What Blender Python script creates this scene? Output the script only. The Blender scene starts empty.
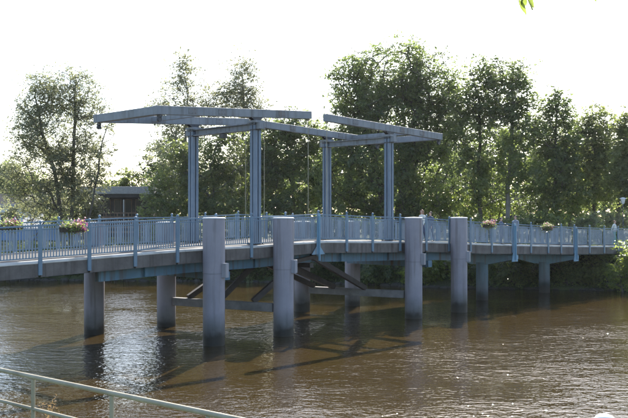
import bpy, bmesh, math, random
import numpy as np
from mathutils import Vector, Matrix

# ------------------------------------------------------------------ camera, sky, sun, exposure
scene = bpy.context.scene
COL = scene.collection
EYE = 5.0            # metres above the water
FPX = 880.0          # focal length in pixels of the 628 px wide photograph
HORIZON = 217.0      # photograph row of the horizon

cam_data = bpy.data.cameras.new("camera")
cam_data.sensor_width = 36.0
cam_data.lens = 36.0 * FPX / 628.0
cam_data.clip_start = 0.1
cam_data.clip_end = 5000.0
cam = bpy.data.objects.new("camera", cam_data)
COL.objects.link(cam)
cam.location = (0, 0, EYE)
cam.rotation_euler = (math.radians(90) + math.atan((HORIZON - 209.0) / FPX), 0, 0)
scene.camera = cam

SUN_AZ = math.radians(12.0)      # clockwise from +Y (straight ahead), so slightly to the right
SUN_EL = math.radians(37.0)
world = bpy.data.worlds.new("World")
scene.world = world
world.use_nodes = True
wn = world.node_tree.nodes
wl = world.node_tree.links
wn.clear()
sky = wn.new("ShaderNodeTexSky")
sky.sky_type = 'NISHITA'
sky.sun_disc = False
sky.sun_elevation = SUN_EL
sky.sun_rotation = SUN_AZ
sky.altitude = 0.0
sky.air_density = 1.0
sky.dust_density = 1.2
sky.ozone_density = 1.0
bg = wn.new("ShaderNodeBackground")
bg.inputs["Strength"].default_value = 0.14
wo = wn.new("ShaderNodeOutputWorld")
wl.new(sky.outputs[0], bg.inputs[0])
wl.new(bg.outputs[0], wo.inputs[0])

sun_data = bpy.data.lights.new("sun", 'SUN')
sun_data.energy = 5.0
sun_data.angle = math.radians(0.53)
sun_data.color = (1.0, 0.95, 0.86)
sun = bpy.data.objects.new("sun", sun_data)
COL.objects.link(sun)
sdir = Vector((math.sin(SUN_AZ) * math.cos(SUN_EL), math.cos(SUN_AZ) * math.cos(SUN_EL), math.sin(SUN_EL)))
sun.rotation_euler = sdir.to_track_quat('Z', 'Y').to_euler()
sun.location = sdir * 200

vs = scene.view_settings
vs.view_transform = 'Standard'
vs.look = 'None'
vs.gamma = 1.0
vs.use_curve_mapping = False
vs.exposure = 1.38

rng = np.random.default_rng(7)
random.seed(7)

# ------------------------------------------------------------------ materials
def new_mat(name):
    m = bpy.data.materials.new(name)
    m.use_nodes = True
    nt = m.node_tree
    nt.nodes.clear()
    return m, nt, nt.nodes, nt.links

def ramp(nodes, stops):
    r = nodes.new("ShaderNodeValToRGB")
    e = r.color_ramp.elements
    while len(e) > 1:
        e.remove(e[-1])
    e[0].position, e[0].color = stops[0][0], (*stops[0][1], 1)
    for p, c in stops[1:]:
        q = e.new(p)
        q.color = (*c, 1)
    return r

def painted(name, c1, c2, scale=1.5, rough=0.55, stain=None, stain_amt=0.5, streak=True, bump=0.15, wet=None, metallic=0.0):
    """weathered paint, concrete or timber: two-tone noise, vertical streaks of a stain colour, optional waterline growth"""
    m, nt, N, L = new_mat(name)
    out = N.new("ShaderNodeOutputMaterial")
    p = N.new("ShaderNodeBsdfPrincipled")
    p.inputs["Roughness"].default_value = rough
    p.inputs["Metallic"].default_value = metallic
    L.new(p.outputs[0], out.inputs[0])
    geo = N.new("ShaderNodeNewGeometry")
    n1 = N.new("ShaderNodeTexNoise")
    n1.inputs["Scale"].default_value = scale
    n1.inputs["Detail"].default_value = 8
    n1.inputs["Roughness"].default_value = 0.65
    L.new(geo.outputs["Position"], n1.inputs["Vector"])
    r = ramp(N, [(0.3, c1), (0.7, c2)])
    L.new(n1.outputs[0], r.inputs[0])
    col = r.outputs[0]
    if stain:
        mp = N.new("ShaderNodeMapping")
        mp.inputs["Scale"].default_value = (5, 5, 0.35) if streak else (1.3, 1.3, 1.3)
        L.new(geo.outputs["Position"], mp.inputs[0])
        n2 = N.new("ShaderNodeTexNoise")
        n2.inputs["Scale"].default_value = 1.0
        n2.inputs["Detail"].default_value = 6
        L.new(mp.outputs[0], n2.inputs["Vector"])
        mr = N.new("ShaderNodeMapRange")
        mr.inputs[1].default_value = 0.5
        mr.inputs[2].default_value = 0.72
        mr.inputs[4].default_value = stain_amt
        L.new(n2.outputs[0], mr.inputs[0])
        mx = N.new("ShaderNodeMixRGB")
        mx.inputs[2].default_value = (*stain, 1)
        L.new(mr.outputs[0], mx.inputs[0])
        L.new(col, mx.inputs[1])
        col = mx.outputs[0]
    if wet:
        sx = N.new("ShaderNodeSeparateXYZ")
        L.new(geo.outputs["Position"], sx.inputs[0])
        n3 = N.new("ShaderNodeTexNoise")
        n3.inputs["Scale"].default_value = 2.6
        n3.inputs["Detail"].default_value = 5
        L.new(geo.outputs["Position"], n3.inputs["Vector"])
        ad = N.new("ShaderNodeMath")
        ad.operation = 'MULTIPLY_ADD'
        ad.inputs[1].default_value = -0.5
        L.new(n3.outputs[0], ad.inputs[0])
        L.new(sx.outputs[2], ad.inputs[2])
        oi = N.new("ShaderNodeObjectInfo")
        va = N.new("ShaderNodeMath")
        va.operation = 'MULTIPLY_ADD'
        va.inputs[1].default_value = -0.45
        L.new(oi.outputs["Random"], va.inputs[0])
        L.new(ad.outputs[0], va.inputs[2])
        ad = va
        w = ramp(N, [(0.0, wet[0]), (0.12, wet[0]), (0.3, wet[1])])
        mr2 = N.new("ShaderNodeMapRange")
        mr2.inputs[1].default_value = -0.3
        mr2.inputs[2].default_value = wet[2]
        L.new(ad.outputs[0], mr2.inputs[0])
        L.new(mr2.outputs[0], w.inputs[0])
        fac = N.new("ShaderNodeMapRange")
        fac.inputs[1].default_value = 0.05
        fac.inputs[2].default_value = 1.0
        fac.inputs[3].default_value = 1.0
        fac.inputs[4].default_value = 0.0
        L.new(mr2.outputs[0], fac.inputs[0])
        mx2 = N.new("ShaderNodeMixRGB")
        L.new(fac.outputs[0], mx2.inputs[0])
        L.new(col, mx2.inputs[1])
        L.new(w.outputs[0], mx2.inputs[2])
        col = mx2.outputs[0]
    L.new(col, p.inputs["Base Color"])
    if bump:
        nb = N.new("ShaderNodeTexNoise")
        nb.inputs["Scale"].default_value = 22
        nb.inputs["Detail"].default_value = 4
        L.new(geo.outputs["Position"], nb.inputs["Vector"])
        b = N.new("ShaderNodeBump")
        b.inputs["Strength"].default_value = bump
        b.inputs["Distance"].default_value = 0.02
        L.new(nb.outputs[0], b.inputs["Height"])
        L.new(b.outputs[0], p.inputs["Normal"])
    return m

def leaf_mat(name, dark, light, trans, tfac=0.45):
    m, nt, N, L = new_mat(name)
    out = N.new("ShaderNodeOutputMaterial")
    geo = N.new("ShaderNodeNewGeometry")
    r = ramp(N, [(0.0, dark), (1.0, light)])
    n = N.new("ShaderNodeTexNoise")
    n.inputs["Scale"].default_value = 0.45
    n.inputs["Detail"].default_value = 3
    L.new(geo.outputs["Position"], n.inputs["Vector"])
    mm = N.new("ShaderNodeMath")
    mm.operation = 'MULTIPLY_ADD'
    mm.inputs[1].default_value = 0.55
    L.new(geo.outputs["Random Per Island"], mm.inputs[0])
    m2 = N.new("ShaderNodeMath")
    m2.operation = 'MULTIPLY_ADD'
    m2.inputs[1].default_value = 1.5
    m2.inputs[2].default_value = -0.55
    L.new(n.outputs[0], m2.inputs[0])
    L.new(m2.outputs[0], mm.inputs[2])
    L.new(mm.outputs[0], r.inputs[0])
    p = N.new("ShaderNodeBsdfPrincipled")
    p.inputs["Roughness"].default_value = 0.3
    L.new(r.outputs[0], p.inputs["Base Color"])
    t = N.new("ShaderNodeBsdfTranslucent")
    mx = N.new("ShaderNodeMixRGB")
    mx.blend_type = 'MULTIPLY'
    mx.inputs[0].default_value = 1
    mx.inputs[2].default_value = (*trans, 1)
    L.new(r.outputs[0], mx.inputs[1])
    L.new(mx.outputs[0], t.inputs[0])
    ms = N.new("ShaderNodeMixShader")
    ms.inputs[0].default_value = tfac
    L.new(p.outputs[0], ms.inputs[1])
    L.new(t.outputs[0], ms.inputs[2])
    L.new(ms.outputs[0], out.inputs[0])
    return m

def plain(name, c, rough=0.6, var=0.25, scale=6.0, spec=0.5):
    c2 = tuple(min(1, x * (1 + var)) for x in c)
    c1 = tuple(x * (1 - var) for x in c)
    m = painted(name, c1, c2, scale=scale, rough=rough, bump=0.08)
    return m

M = {}
WET = ((0.018, 0.016, 0.012), (0.045, 0.05, 0.04), 0.72)
M['pile'] = painted('pile_paint', (0.205, 0.197, 0.235), (0.27, 0.26, 0.295), 0.9, 0.55, (0.105, 0.095, 0.095), 0.7, wet=WET)
M['pile_cap'] = painted('pile_cap', (0.45, 0.45, 0.47), (0.6, 0.6, 0.6), 3, 0.6, (0.25, 0.24, 0.22), 0.5, streak=False)
M['steel_box'] = painted('steel_box', (0.2, 0.21, 0.25), (0.28, 0.29, 0.33), 2, 0.5, (0.12, 0.1, 0.09), 0.5)
M['blue_rail'] = painted('blue_rail_paint', (0.10, 0.17, 0.24), (0.15, 0.225, 0.295), 2.0, 0.45, (0.17, 0.22, 0.27), 0.4)
M['blue_baluster'] = painted('blue_baluster_paint', (0.18, 0.235, 0.30), (0.26, 0.31, 0.365), 2.0, 0.42, None)
M['blue_light'] = painted('light_blue_paint', (0.14, 0.27, 0.38), (0.19, 0.34, 0.45), 1.2, 0.45, (0.16, 0.1, 0.05), 0.75)
M['beam'] = painted('beam_paint', (0.15, 0.168, 0.19), (0.225, 0.24, 0.262), 1.6, 0.55, (0.075, 0.068, 0.06), 0.75)
M['beam_plate'] = painted('beam_plate', (0.12, 0.13, 0.145), (0.2, 0.2, 0.21), 3.0, 0.6, (0.12, 0.07, 0.04), 0.8)
M['post'] = painted('post_paint', (0.10, 0.145, 0.205), (0.155, 0.20, 0.26), 1.6, 0.5, (0.07, 0.075, 0.085), 0.6)
M['dark_steel'] = painted('dark_steel', (0.02, 0.022, 0.03), (0.045, 0.047, 0.055), 3, 0.5, (0.07, 0.035, 0.02), 0.4)
M['fence_blue'] = painted('fence_blue', (0.08, 0.18, 0.42), (0.12, 0.25, 0.5), 1.0, 0.5, (0.15, 0.2, 0.3), 0.4)
M['deck'] = painted('deck_boards', (0.03, 0.027, 0.024), (0.06, 0.054, 0.048), 1.5, 0.9, (0.08, 0.07, 0.06), 0.3, streak=False)
M['kerb'] = painted('kerb_concrete', (0.42, 0.40, 0.37), (0.56, 0.54, 0.5), 1.5, 0.8, (0.2, 0.18, 0.15), 0.6, streak=False)
M['fascia'] = painted('fascia_timber', (0.075, 0.066, 0.06), (0.165, 0.148, 0.138), 1.6, 0.8, (0.045, 0.036, 0.03), 0.8)
M['girder'] = painted('girder_blue', (0.05, 0.115, 0.175), (0.095, 0.19, 0.265), 1.0, 0.55, (0.07, 0.042, 0.022), 0.95)
M['fender'] = painted('fender_timber', (0.14, 0.13, 0.13), (0.24, 0.23, 0.22), 2, 0.8, (0.07, 0.07, 0.06), 0.6, streak=False)
M['strut'] = painted('strut_steel', (0.03, 0.024, 0.022), (0.065, 0.05, 0.042), 2, 0.7, (0.1, 0.09, 0.08), 0.4, streak=False)
M['pier'] = painted('pier_concrete', (0.10, 0.19, 0.26), (0.16, 0.27, 0.34), 1.2, 0.7, (0.10, 0.10, 0.09), 0.7, wet=((0.02, 0.018, 0.015), (0.09, 0.085, 0.085), 2.2))
M['concrete'] = painted('abutment_concrete', (0.2, 0.19, 0.18), (0.3, 0.29, 0.27), 1.2, 0.85, (0.1, 0.1, 0.09), 0.6)
M['bark'] = painted('bark', (0.06, 0.05, 0.04), (0.13, 0.11, 0.09), 3, 0.9, (0.04, 0.035, 0.03), 0.6)
M['bark_pale'] = painted('bark_pale', (0.12, 0.11, 0.095), (0.22, 0.2, 0.175), 3, 0.9, (0.06, 0.055, 0.05), 0.6)
M['galv'] = painted('galvanised_rail', (0.27, 0.24, 0.165), (0.36, 0.325, 0.23), 4, 0.6, (0.12, 0.09, 0.05), 0.6, streak=False)
M['white'] = plain('white_enamel', (0.7, 0.7, 0.7), 0.4, 0.05)
M['roof_grey'] = plain('roof_felt', (0.33, 0.32, 0.32), 0.9, 0.25)
M['dark_board'] = plain('dark_cladding', (0.045, 0.04, 0.038), 0.8, 0.3, 3)
M['white_wall'] = plain('white_render', (0.62, 0.64, 0.68), 0.8, 0.08, 2)
M['glass'] = plain('window_glass', (0.03, 0.035, 0.04), 0.08, 0.1)
M['brown_wood'] = plain('terrace_wood', (0.22, 0.15, 0.11), 0.8, 0.3, 5)
M['planter'] = plain('planter_dark', (0.05, 0.04, 0.03), 0.8, 0.3)
M['pink'] = leaf_mat('pink_petals', (0.34, 0.08, 0.16), (0.6, 0.26, 0.36), (1, 0.8, 0.9), 0.35)
M['pale_petals'] = leaf_mat('pale_petals', (0.6, 0.45, 0.35), (0.8, 0.7, 0.65), (1, 0.9, 0.9), 0.35)
M['stone'] = plain('bank_stone', (0.045, 0.042, 0.036), 0.9, 0.4, 2)
M['skin'] = plain('skin', (0.5, 0.32, 0.25), 0.6, 0.08)
M['hair_dark'] = plain('hair_dark', (0.03, 0.022, 0.018), 0.6, 0.3)
M['hair_red'] = plain('hair_auburn', (0.28, 0.14, 0.08), 0.6, 0.3)
M['cloth_navy'] = plain('cloth_navy', (0.06, 0.08, 0.14), 0.85, 0.2)
M['cloth_grey'] = plain('cloth_grey', (0.2, 0.23, 0.28), 0.85, 0.2)
M['cloth_white'] = plain('cloth_white', (0.62, 0.62, 0.58), 0.85, 0.1)
M['cloth_green'] = plain('cloth_green', (0.12, 0.4, 0.28), 0.85, 0.15)
M['cloth_pink'] = plain('cloth_rose', (0.5, 0.22, 0.22), 0.85, 0.15)
M['jeans'] = plain('denim', (0.05, 0.07, 0.13), 0.9, 0.25)
M['shoe'] = plain('shoe_leather', (0.03, 0.028, 0.026), 0.5, 0.2)
M['eye'] = plain('eye_dark', (0.02, 0.018, 0.016), 0.2, 0.1)
# foliage
M['lf_willow'] = leaf_mat('leaf_willow', (0.085, 0.098, 0.066), (0.26, 0.265, 0.185), (1.9, 1.9, 1.3), 0.56)
M['lf_poplar'] = leaf_mat('leaf_poplar', (0.085, 0.098, 0.066), (0.26, 0.26, 0.185), (1.9, 1.9, 1.3), 0.56)
M['lf_dark'] = leaf_mat('leaf_dark', (0.03, 0.047, 0.025), (0.14, 0.165, 0.085), (2.2, 2.35, 1.2), 0.56)
M['lf_mid'] = leaf_mat('leaf_mid', (0.044, 0.066, 0.034), (0.205, 0.23, 0.12), (2.2, 2.35, 1.2), 0.58)
M['lf_light'] = leaf_mat('leaf_light', (0.065, 0.086, 0.044), (0.25, 0.265, 0.14), (2.0, 2.1, 1.1), 0.6)
M['lf_bright'] = leaf_mat('leaf_bright', (0.08, 0.105, 0.038), (0.26, 0.285, 0.11), (2.0, 2.15, 1.0), 0.6)
M['lf_pale'] = leaf_mat('leaf_pale', (0.13, 0.15, 0.09), (0.29, 0.3, 0.19), (1.6, 1.6, 1.2), 0.45)
M['lf_dry'] = leaf_mat('leaf_dry', (0.16, 0.11, 0.06), (0.3, 0.22, 0.13), (1.5, 1.4, 1.1), 0.35)

def ground_material():
    m, nt, N, L = new_mat('ground_earth_grass')
    out = N.new("ShaderNodeOutputMaterial")
    p = N.new("ShaderNodeBsdfPrincipled")
    p.inputs["Roughness"].default_value = 0.95
    geo = N.new("ShaderNodeNewGeometry")
    n = N.new("ShaderNodeTexNoise")
    n.inputs["Scale"].default_value = 0.6
    n.inputs["Detail"].default_value = 9
    L.new(geo.outputs["Position"], n.inputs["Vector"])
    r = ramp(N, [(0.3, (0.03, 0.028, 0.016)), (0.5, (0.045, 0.06, 0.022)), (0.75, (0.085, 0.1, 0.04))])
    L.new(n.outputs[0], r.inputs[0])
    L.new(r.outputs[0], p.inputs["Base Color"])
    nb = N.new("ShaderNodeTexNoise")
    nb.inputs["Scale"].default_value = 8
    nb.inputs["Detail"].default_value = 6
    L.new(geo.outputs["Position"], nb.inputs["Vector"])
    b = N.new("ShaderNodeBump")
    b.inputs["Distance"].default_value = 0.12
    L.new(nb.outputs[0], b.inputs["Height"])
    L.new(b.outputs[0], p.inputs["Normal"])
    L.new(p.outputs[0], out.inputs[0])
    return m
M['ground'] = ground_material()

def water_material():
    m, nt, N, L = new_mat('river_water')
    out = N.new("ShaderNodeOutputMaterial")
    p = N.new("ShaderNodeBsdfPrincipled")
    p.inputs["Roughness"].default_value = 0.02
    p.inputs["IOR"].default_value = 1.37
    geo = N.new("ShaderNodeNewGeometry")
    # silt clouds
    n = N.new("ShaderNodeTexNoise")
    n.inputs["Scale"].default_value = 0.08
    n.inputs["Detail"].default_value = 4
    L.new(geo.outputs["Position"], n.inputs["Vector"])
    r = ramp(N, [(0.3, (0.035, 0.0225, 0.0068)), (0.7, (0.047, 0.0305, 0.0098))])
    L.new(n.outputs[0], r.inputs[0])
    L.new(r.outputs[0], p.inputs["Base Color"])
    def waves(scale, sx, sy, rot, detail, dist=0.0):
        mp = N.new("ShaderNodeMapping")
        mp.inputs["Scale"].default_value = (sx, sy, 1)
        mp.inputs["Rotation"].default_value = (0, 0, rot)
        L.new(geo.outputs["Position"], mp.inputs[0])
        t = N.new("ShaderNodeTexNoise")
        t.inputs["Scale"].default_value = scale
        t.inputs["Detail"].default_value = detail
        t.inputs["Roughness"].default_value = 0.55
        t.inputs["Distortion"].default_value = dist
        L.new(mp.outputs[0], t.inputs["Vector"])
        return t.outputs[0]
    w1 = waves(0.8, 0.7, 1.0, 0.25, 2, 0.4)
    w2 = waves(2.6, 0.6, 1.0, -0.2, 3, 0.6)
    w3 = waves(5.5, 0.85, 1.0, 0.1, 2, 0.3)
    patch = waves(0.11, 1.0, 1.6, 0.3, 3)
    pr = N.new("ShaderNodeMapRange")
    pr.inputs[1].default_value = 0.35
    pr.inputs[2].default_value = 0.65
    pr.inputs[3].default_value = 0.4
    pr.inputs[4].default_value = 1.3
    L.new(patch, pr.inputs[0])
    def ma(a, k, b=None):
        x = N.new("ShaderNodeMath")
        x.operation = 'MULTIPLY_ADD'
        L.new(a, x.inputs[0])
        x.inputs[1].default_value = k
        if b is None:
            x.inputs[2].default_value = 0
        else:
            L.new(b, x.inputs[2])
        return x.outputs[0]
    fine = ma(w3, 0.025, ma(w2, 0.038))
    mu = N.new("ShaderNodeMath")
    mu.operation = 'MULTIPLY'
    L.new(fine, mu.inputs[0])
    L.new(pr.outputs[0], mu.inputs[1])
    h = ma(w1, 0.018, mu.outputs[0])
    b = N.new("ShaderNodeBump")
    b.inputs["Strength"].default_value = 1.0
    b.inputs["Distance"].default_value = 1.0
    L.new(h, b.inputs["Height"])
    L.new(b.outputs[0], p.inputs["Normal"])
    L.new(p.outputs[0], out.inputs[0])
    return m
M['water'] = water_material()

# ------------------------------------------------------------------ mesh helpers
ORIG = {}           # object -> world origin (no rotated parents are used)

def tag(o, label=None, cat=None, group=None, kind=None):
    if label: o['label'] = label
    if cat: o['category'] = cat
    if group: o['group'] = group
    if kind: o['kind'] = kind
    return o

def link(o, origin, parent=None):
    origin = Vector(origin)
    COL.objects.link(o)
    if parent is not None:
        o.parent = parent
        o.location = origin - ORIG[parent.name]
    else:
        o.location = origin
    ORIG[o.name] = origin
    return o

def thing(name, label, cat, loc, group=None):
    o = bpy.data.objects.new(name, None)
    o.empty_display_size = 0.3
    link(o, loc)
    return tag(o, label, cat, group)

class MB:
    def __init__(self):
        self.v = []
        self.f = []
        self.sm = []
    def add(self, verts, faces, smooth=False):
        n = len(self.v)
        self.v += [tuple(p) for p in verts]
        self.f += [tuple(i + n for i in f) for f in faces]
        self.sm += [smooth] * len(faces)
        return self
    def hexa(self, p):   # 8 corners: bottom 4 ccw, top 4 ccw
        return self.add(p, [(3, 2, 1, 0), (4, 5, 6, 7), (0, 1, 5, 4), (1, 2, 6, 5), (2, 3, 7, 6), (3, 0, 4, 7)])
    def obox(self, c, ax, ay, az, hx, hy, hz):
        c = Vector(c); ax = Vector(ax) * hx; ay = Vector(ay) * hy; az = Vector(az) * hz
        q = []
        for sz in (-1, 1):
            for sx, sy in ((-1, -1), (1, -1), (1, 1), (-1, 1)):
                q.append(c + ax * sx + ay * sy + az * sz)
        return self.hexa(q)
    def box(self, x0, x1, y0, y1, z0, z1):
        return self.hexa([(x0, y0, z0), (x1, y0, z0), (x1, y1, z0), (x0, y1, z0), (x0, y0, z1), (x1, y0, z1), (x1, y1, z1), (x0, y1, z1)])
    def bar(self, a, b, w, h, up=(0, 0, 1)):
        a = Vector(a); b = Vector(b)
        d = (b - a); L = d.length; d.normalize()
        s = d.cross(Vector(up)).normalized()
        u = s.cross(d).normalized()
        return self.obox((a + b) / 2, d, s, u, L / 2, w / 2, h / 2)
    def tube(self, pts, rad, n=6, cap=True, smooth=True):
        pts = [Vector(p) for p in pts]
        if not isinstance(rad, (list, tuple)):
            rad = [rad] * len(pts)
        vs, fs = [], []
        prev = None
        for i, p in enumerate(pts):
            d = (pts[min(i + 1, len(pts) - 1)] - pts[max(i - 1, 0)])
            if d.length < 1e-9: d = Vector((0, 0, 1))
            d.normalize()
            ref = Vector((1, 0, 0)) if abs(d.x) < 0.9 else Vector((0, 1, 0))
            if prev is not None:
                ref = prev
            s = (ref - d * ref.dot(d)).normalized()
            prev = s
            t = d.cross(s)
            for k in range(n):
                a = 2 * math.pi * k / n
                vs.append(p + (s * math.cos(a) + t * math.sin(a)) * rad[i])
        for i in range(len(pts) - 1):
            for k in range(n):
                k2 = (k + 1) % n
                fs.append((i * n + k, i * n + k2, (i + 1) * n + k2, (i + 1) * n + k))
        self.add(vs, fs, smooth)
        if cap:
            self.add(vs[:n], [tuple(reversed(range(n)))])
            self.add(vs[-n:], [tuple(range(n))])
        return self
    def lathe(self, c, prof, n=24, smooth=True):   # prof: (r, z)
        c = Vector(c)
        vs, fs = [], []
        for r, z in prof:
            for k in range(n):
                a = 2 * math.pi * k / n
                vs.append(c + Vector((r * math.cos(a), r * math.sin(a), z)))
        for i in range(len(prof) - 1):
            for k in range(n):
                k2 = (k + 1) % n
                fs.append((i * n + k, i * n + k2, (i + 1) * n + k2, (i + 1) * n + k))
        self.add(vs, fs, smooth)
        if prof[0][0] > 1e-4: self.add(vs[:n], [tuple(reversed(range(n)))])
        if prof[-1][0] > 1e-4: self.add(vs[-n:], [tuple(range(n))])
        return self
    def ball(self, c, r, n=8, m=6, sq=(1, 1, 1)):
        c = Vector(c)
        vs, fs = [c + Vector((0, 0, -r * sq[2]))], []
        for i in range(1, m):
            th = -math.pi / 2 + math.pi * i / m
            for k in range(n):
                a = 2 * math.pi * k / n
                vs.append(c + Vector((r * sq[0] * math.cos(th) * math.cos(a), r * sq[1] * math.cos(th) * math.sin(a), r * sq[2] * math.sin(th))))
        vs.append(c + Vector((0, 0, r * sq[2])))
        for k in range(n):
            fs.append((0, 1 + (k + 1) % n, 1 + k))
        for i in range(m - 2):
            for k in range(n):
                k2 = (k + 1) % n
                fs.append((1 + i * n + k, 1 + i * n + k2, 1 + (i + 1) * n + k2, 1 + (i + 1) * n + k))
        top = len(vs) - 1
        for k in range(n):
            fs.append((top, 1 + (m - 2) * n + k, 1 + (m - 2) * n + (k + 1) % n))
        return self.add(vs, fs, True)
    def mesh(self, name, mat, origin):
        ox, oy, oz = origin
        me = bpy.data.meshes.new(name)
        me.from_pydata([(x - ox, y - oy, z - oz) for x, y, z in self.v], [], self.f)
        me.polygons.foreach_set('use_smooth', self.sm)
        me.materials.append(M[mat])
        me.update()
        return me
    def build(self, name, mat, parent=None, origin=None, bevel=0.0):
        if origin is None:
            if parent is not None:
                origin = ORIG[parent.name]
            else:
                a = np.array(self.v)
                origin = ((a[:, 0].min() + a[:, 0].max()) / 2, (a[:, 1].min() + a[:, 1].max()) / 2, a[:, 2].min())
        o = bpy.data.objects.new(name, self.mesh(name, mat, origin))
        link(o, origin, parent)
        if bevel:
            md = o.modifiers.new('bevel', 'BEVEL')
            md.width = bevel
            md.segments = 2
            md.limit_method = 'ANGLE'
        return o

def copy_part(me, name, origin, parent):
    o = bpy.data.objects.new(name, me)
    return link(o, origin, parent)

# ------------------------------------------------------------------ the place in metres
U = Vector((0.695, 0.719, 0)).normalized()      # along the bridge, to the right and away
V = Vector((-U.y, U.x, 0))                      # across the bridge, away
ZA = Vector((0, 0, 1))
def B(s, v, z):
    return U * s + V * v + Vector((0, 0, z))
def s_at(x, v):                                  # station on the line v that stands at photograph column x
    k = (x - 314.0) / FPX
    return v * (U.y + U.x * k) / (U.x - U.y * k)
def PX(x, y, Y):                                 # photograph column and row at depth Y
    return Vector(((x - 314.0) / FPX * Y, Y, EYE - (y - HORIZON) / FPX * Y))

DECK = [(0, 3.12), (14, 3.50), (21.6, 3.78), (25, 3.82), (28.4, 3.95), (32.2, 3.85), (36.4, 3.77), (42.5, 3.49), (52, 3.17), (58, 3.02), (64, 2.95)]
def zd(s):
    return float(np.interp(s, [a for a, b in DECK], [b for a, b in DECK]))
V_PN, V_RN, V_ED0, V_ED1, V_RF, V_PF = 26.75, 27.32, 27.22, 32.58, 32.48, 33.0
V_TN, V_TF = 27.78, 32.02
S0, S1 = 3.0, 61.0

# far and near shore lines
def y_far(x):
    return np.interp(x, [-400, -60, -25, -8, 2, 10, 18, 26, 45, 120, 400], [90, 75, 70, 68.5, 66, 62, 60.3, 59.5, 57, 52, 60])
def y_near(x):
    return np.interp(x, [-400, -60, -22, -4.6, -0.6, 4, 12, 60, 400], [38, 34, 27.0, 13.5, 10.4, 7.2, 2.2, -12, -60])

def ground_z(x, y):
    tf = y - y_far(x)
    tn = y_near(x) - y
    zf = np.interp(tf, [-3, 0, 1.0, 3.5, 9, 30, 60], [-1.6, -0.05, 0.9, 2.2, 2.85, 3.1, 3.2])
    zn = np.interp(tn, [-2.5, -1.2, 0, 1.5, 6, 12, 30], [-1.6, -0.2, 1.55, 1.65, 2.6, 3.35, 3.5])
    return np.maximum(zf, zn)

def build_ground():
    xs = np.concatenate([np.linspace(-1200, -120, 10), np.linspace(-100, -46, 12), np.linspace(-44, 44, 111), np.linspace(46, 100, 12), np.linspace(120, 1200, 10)])
    ys = np.concatenate([np.linspace(-300, -40, 8), np.linspace(-30, 95, 180), np.linspace(100, 200, 12), np.linspace(300, 2500, 10)])
    X, Y = np.meshgrid(xs, ys)
    Z = ground_z(X, Y)
    Z = Z + (rng.random(Z.shape) - 0.5) * 0.14 * (np.abs(X) < 100) * (Z > 0.1)
    nx, ny = len(xs), len(ys)
    verts = np.stack([X.ravel(), Y.ravel(), Z.ravel()], 1)
    idx = np.arange(nx * ny).reshape(ny, nx)
    faces = np.stack([idx[:-1, :-1].ravel(), idx[:-1, 1:].ravel(), idx[1:, 1:].ravel(), idx[1:, :-1].ravel()], 1)
    me = bpy.data.meshes.new('ground')
    me.from_pydata(verts.tolist(), [], faces.tolist())
    me.polygons.foreach_set('use_smooth', [True] * len(faces))
    me.materials.append(M['ground'])
    o = bpy.data.objects.new('ground', me)
    link(o, (0, 0, 0))
    tag(o, kind='structure')
build_ground()

def build_water():
    mb = MB()
    mb.add([(-1100, -250, 0), (1100, -250, 0), (1100, 140, 0), (-1100, 140, 0)], [(0, 1, 2, 3)])
    o = mb.build('water', 'water', origin=(0, 0, 0))
    tag(o, kind='structure')
build_water()

def interval(s0, s1, n):
    return [s0 + (s1 - s0) * i / n for i in range(n + 1)]

# ------------------------------------------------------------------ the footbridge
bridge = thing('footbridge', 'long arched blue footbridge with concrete deck crossing the brown river', 'bridge', B(32, 29.9, 0))
def sweep(mb, v0, v1, dz0, dz1, sa, sb):
    st = sorted(set([sa, sb] + [s for s, _ in DECK if sa < s < sb]))
    for a, b in zip(st[:-1], st[1:]):
        mb.hexa([B(a, v0, zd(a) + dz0), B(b, v0, zd(b) + dz0), B(b, v1, zd(b) + dz0), B(a, v1, zd(a) + dz0),
                 B(a, v0, zd(a) + dz1), B(b, v0, zd(b) + dz1), B(b, v1, zd(b) + dz1), B(a, v1, zd(a) + dz1)])
    return mb
sweep(MB(), V_ED0 + 0.165, V_ED1 - 0.165, -0.10, -0.02, S0, S1).build('deck', 'deck', bridge)
for va, vb, vc in ((V_ED0 - 0.02, V_ED0 + 0.08, V_ED0 + 0.16), (V_ED1 + 0.02, V_ED1 - 0.08, V_ED1 - 0.16)):
    st_ = [S0] + [p for p in interval(S0, S1, 29)[1:-1]] + [S1]
    for a, b in zip(st_[:-1], st_[1:]):
        pr = [(va, -0.103), (vc, -0.103), (vc, 0.0), (vb, 0.0), (va, -0.07)]
        f = [B(a + 0.006, p, zd(a) + q) for p, q in pr]
        g = [B(b - 0.006, p, zd(b) + q) for p, q in pr]
        mb = MB()
        mb.add(f + g, [(0, 1, 2, 3, 4), (9, 8, 7, 6, 5)] + [((i + 1) % 5, i, 5 + i, 5 + (i + 1) % 5) for i in range(5)])
        mb.build('kerb_stone', 'kerb', bridge)
for v0 in (27.75, 31.55):
    sweep(MB(), v0, v0 + 0.26, -0.98, -0.104, s_at(99, 27.75), 41.0).build('girder', 'girder', bridge)
for v0 in (27.6, 31.9):
    sweep(MB(), v0, v0 + 0.2, -0.62, -0.104, 41.05, S1).build('girder', 'girder', bridge)
for s in (19.5, 22.5, 25.1, 30.5, 34.0, 37.0, 40.0):
    MB().bar(B(s, 27.62, zd(s) - 0.75), B(s, 31.94, zd(s) - 0.75), 0.16, 0.4).build('cross_beam', 'girder', bridge)
for s in (23.0, 36.6):
    a = MB(); a.bar(B(s, 27.1, zd(s) - 1.16), B(s, 32.7, zd(s) - 1.16), 0.32, 0.34)
    a.build('cap_beam', 'girder', bridge)
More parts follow.
